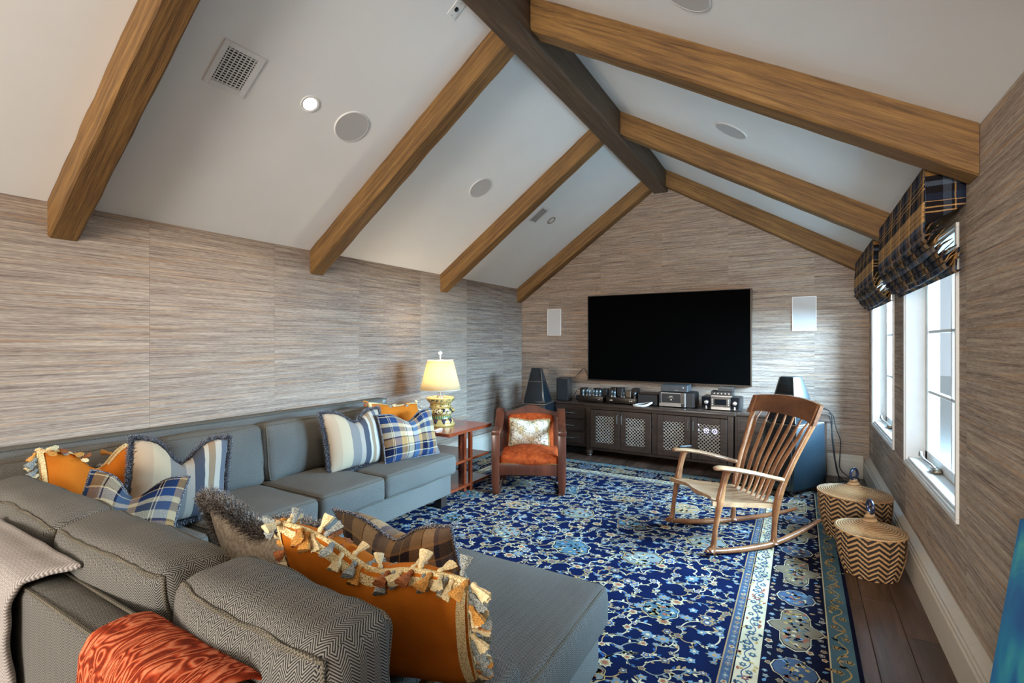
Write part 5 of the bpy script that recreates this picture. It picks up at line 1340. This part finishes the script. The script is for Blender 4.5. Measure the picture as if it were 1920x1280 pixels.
basket((.312, 4.005, ZR), .207, .287, 'larger round black and tan chevron woven basket with lid and ring handle', 20)
basket((.345, 3.445, .0), .165, .245, 'smaller round black and tan chevron woven basket standing in front of the larger one', 70)

# ------------------------------------------------------------------ roman shades
def shade(y0, y1, label, seed):
    t = thing('roman_shade', label, 'window shade', (XR, (y0 + y1) / 2, 1.6), 0, 'plaid roman shades'); o_ = Vector((XR, (y0 + y1) / 2, 1.6)); W_ = y1 - y0
    def sweep(name, prof, th, ny=40, amp=0.0, drop=0.0, dy=0.0, ph_=0.0):
        """profile (x, z) swept along y; closed by solidify"""
        bm = nb(); uvl = bm.loops.layers.uv.new('UVMap'); cum = [0]
        for a, b in zip(prof, prof[1:]): cum.append(cum[-1] + math.hypot(b[0] - a[0], b[1] - a[1]))
        G_ = []
        for i in range(ny):
            q = i / (ny - 1); y_ = y0 + dy + (W_ - 2 * dy) * q; row = []
            sag = drop * math.sin(math.pi * q) ** .7
            for j, (x_, z) in enumerate(prof):
                k = j / (len(prof) - 1); n_ = amp * noise.noise(Vector((y_ * 6 + ph_, seed, k * 1.5))) * math.sin(math.pi * min(1, k * 1.2)) 
                row.append(bm.verts.new(Vector((x_ + n_, y_, z - sag * k + n_ * .8)) - o_))
            G_.append(row)
        for i in range(ny - 1):
            for j in range(len(prof) - 1):
                f = bm.faces.new((G_[i][j], G_[i + 1][j], G_[i + 1][j + 1], G_[i][j + 1]))
                for lo, (a, b) in zip(f.loops, ((i, j), (i + 1, j), (i + 1, j + 1), (i, j + 1))): lo[uvl].uv = (W_ * a / (ny - 1) + seed, -cum[b] + ph_ * .1)
        ob = obj(name, bm, 'shade_plaid', t, smooth=60); m_ = ob.modifiers.new('thickness', 'SOLIDIFY'); m_.thickness = th; m_.offset = 0
        return ob
    # board, front panel with rounded lower lip, side returns
    obj('head_board', box(nb(), Vector((XR - .115, y0 + .01, 2.02)) - o_, Vector((XR - .006, y1 - .01, 2.045)) - o_), 'wall_paint', t)
    sweep('front_panel', [(XR - .03, 2.052), (XR - .128, 2.05), (XR - .132, 1.95), (XR - .136, 1.84), (XR - .136, 1.775), (XR - .128, 1.757), (XR - .115, 1.765)], .005, amp=.004)
    for ys_ in (y0, y1):
        bm = nb(); grid(bm, 8, 12, lambda a, b: Vector((XR - .132 + .126 * a, ys_, 2.048 - (.25 - .07 * a) * b)) - o_)
        l = bm.loops.layers.uv.verify()
        for f in bm.faces:
            for lo in f.loops: c = lo.vert.co; lo[l].uv = (c.x * 1.0 + seed, c.z - .45)
        ob = obj('side_return', bm, 'shade_plaid', t, smooth=60, uv=False); ob.modifiers.new('thickness', 'SOLIDIFY').thickness = .004
    # stacked soft folds, fanning down and back to the wall
    for k in range(6):
        f0 = XR - .132 + .0135 * k; zb = 1.735 - .022 * k; hgt = .085 - .006 * k; th = .012
        prof = [(f0 + .045, zb + hgt), (f0 + .02, zb + hgt * .8), (f0 + .002, zb + hgt * .35), (f0 - .004, zb + .012), (f0 + .003, zb - .002), (f0 + .014, zb + .004), (f0 + .022, zb + hgt * .4), (f0 + .05, zb + hgt * .85)]
        sweep('fold', prof, .003, 60, .012, .010 + .004 * k, -.004 + .002 * (k % 3), 2.3 * k)
    sweep('bottom_band', [(XR - .024, 1.70), (XR - .032, 1.66), (XR - .036, 1.612), (XR - .029, 1.602), (XR - .021, 1.61)], .006, 30, .002, .0)
    bm = nb(); tube(bm, [Vector((XR - .02, y0 + .05, 1.80)) - o_, Vector((XR - .02, y0 + .05, 1.62)) - o_], .0015, 5); obj('cord', bm, 'white_plastic', t)
    return t
shade(2.60, 3.95, 'gathered navy and tan plaid roman shade over the nearer window, under the golden rafter', .13)
shade(4.25, 5.56, 'gathered navy and tan plaid roman shade over the window beside the television wall', .41)

# ------------------------------------------------------------------ canvas leaning against the right wall
def make_canvas():
    t = NT('canvas_paint'); v = t.coord('Object')
    f = t.noise(t.mapping(v, (1, 5, 2.2), rot=(R(38), 0, 0)), 1.4, 3, .5, .8)
    c = t.ramp(f, [(.25, S(8, 48, 110)), (.42, S(10, 92, 160)), (.55, S(18, 128, 176)), (.66, S(60, 170, 180)), (.78, S(120, 206, 178))])
    t.bump(t.noise(v, 500, 1), .15, .002); M['canvas_paint'] = t.set(c, .5)
make_canvas()
plain('coral_paint', S(226, 150, 84), .5); plain('coral_red', S(206, 84, 72), .5)
pc = thing('canvas_painting', 'blue and teal abstract canvas leaning against the window wall', 'painting', (.44, 1.95, .02)); pc.rotation_euler = (0, R(7.4), 0)
obj('canvas', box(nb(), (0, -1.1, 0), (.022, 0, .80), .004, 1), 'canvas_paint', pc)
bm = nb(); tube(bm, smooth_path([(-.001, -.02 - .0, .22), (-.001, -.06, .275), (-.001, -.11, .30), (-.001, -.17, .31), (-.001, -.25, .36)], 6), lerp_list([(.004, .001), (.016, .001), (.02, .001), (.022, .001), (.03, .001)], 6), 8, up=(1, 0, 0)); obj('painted_stroke', bm, 'coral_paint', pc)
bm = nb(); tube(bm, smooth_path([(-.0015, -.08, .22), (-.0015, -.13, .26), (-.0015, -.20, .27), (-.0015, -.3, .25)], 6), lerp_list([(.004, .001), (.014, .001), (.02, .001), (.03, .001)], 6), 8, up=(1, 0, 0)); obj('painted_stroke', bm, 'coral_red', pc)

# ------------------------------------------------------------------ cables and power strip
def cable(pts, r, label, name='audio_cable', grp=None, mat='rubber'):
    bm = nb(); tube(bm, smooth_path(pts, 6), r, 6); return tag(obj(name, bm, mat, None, smooth=60), label, 'cable', grp)
GC = 'black cables hanging beside the console'
ys0 = 5.70
cable([(-.48, 5.66, .62), (-.30, 5.70, .66), (.0, 5.71, .64), (.20, 5.70, .66), (.262, 5.69, .60), (.268, 5.68, .45), (.285, 5.66, .25), (.30, 5.60, .09), (.33, 5.56, .03), (.36, 5.53, .006)], .005, 'thin black cable hanging from the console end down to the floor', grp=GC)
cable([(.236, 5.69, .61), (.275, 5.69, .60), (.30, 5.68, .48), (.335, 5.67, .36), (.33, 5.66, .22), (.33, 5.66, .10), (.40, 5.63, .03), (.45, 5.58, .05), (.47, 5.52, .04), (.45, 5.47, .006), (.41, 5.50, .006)], .0045, 'black cable looping out to the right beside the console end', grp=GC)
cable([(.24, 5.665, .60), (.262, 5.66, .5), (.27, 5.65, .36), (.285, 5.62, .2), (.31, 5.50, .06), (.32, 5.40, .012), (.335, 5.33, .006), (.28, 5.26, .006)], .006, 'braided dark cable dropping behind the console end', grp=GC)
cable([(.24, 5.46, .006), (.27, 5.44, .006), (.36, 5.45, .03), (.42, 5.42, .006), (.45, 5.36, .02), (.40, 5.33, .006), (.38, 5.38, .006), (.40, 5.43, .02), (.46, 5.41, .006), (.49, 5.38, .006)], .005, 'tangle of black cable on the floor beside the console', grp=GC)
ps = thing('power_strip', 'white power strip on the floor behind the larger basket', 'power strip', (.33, 5.0, 0), R(-62)); obj('body', box(nb(), (-.025, -.13, .0), (.025, .13, .035), .006, 2), 'white_plastic', ps)
for k in range(4): obj('socket', box(nb(), (-.012, -.10 + .055 * k, .035), (.012, -.07 + .055 * k, .0362)), 'grey_grille', ps, smooth=0)
cable([(-2.43, 5.66, .87), (-2.40, 5.74, .93), (-2.35, 5.745, .98), (-2.32, 5.745, .955), (-2.30, 5.745, .90), (-2.285, 5.745, .893), (-2.281, 5.745, .90)], .003, 'thin black wire running along the wall from the small speaker to the television', grp=None)
cable([(-2.42, 5.6, .64), (-2.38, 5.62, .72), (-2.345, 5.62, .73), (-2.322, 5.60, .67), (-2.309, 5.59, .645)], .003, 'thin wire arching between the small black speaker and the first tube amplifier', grp=None)
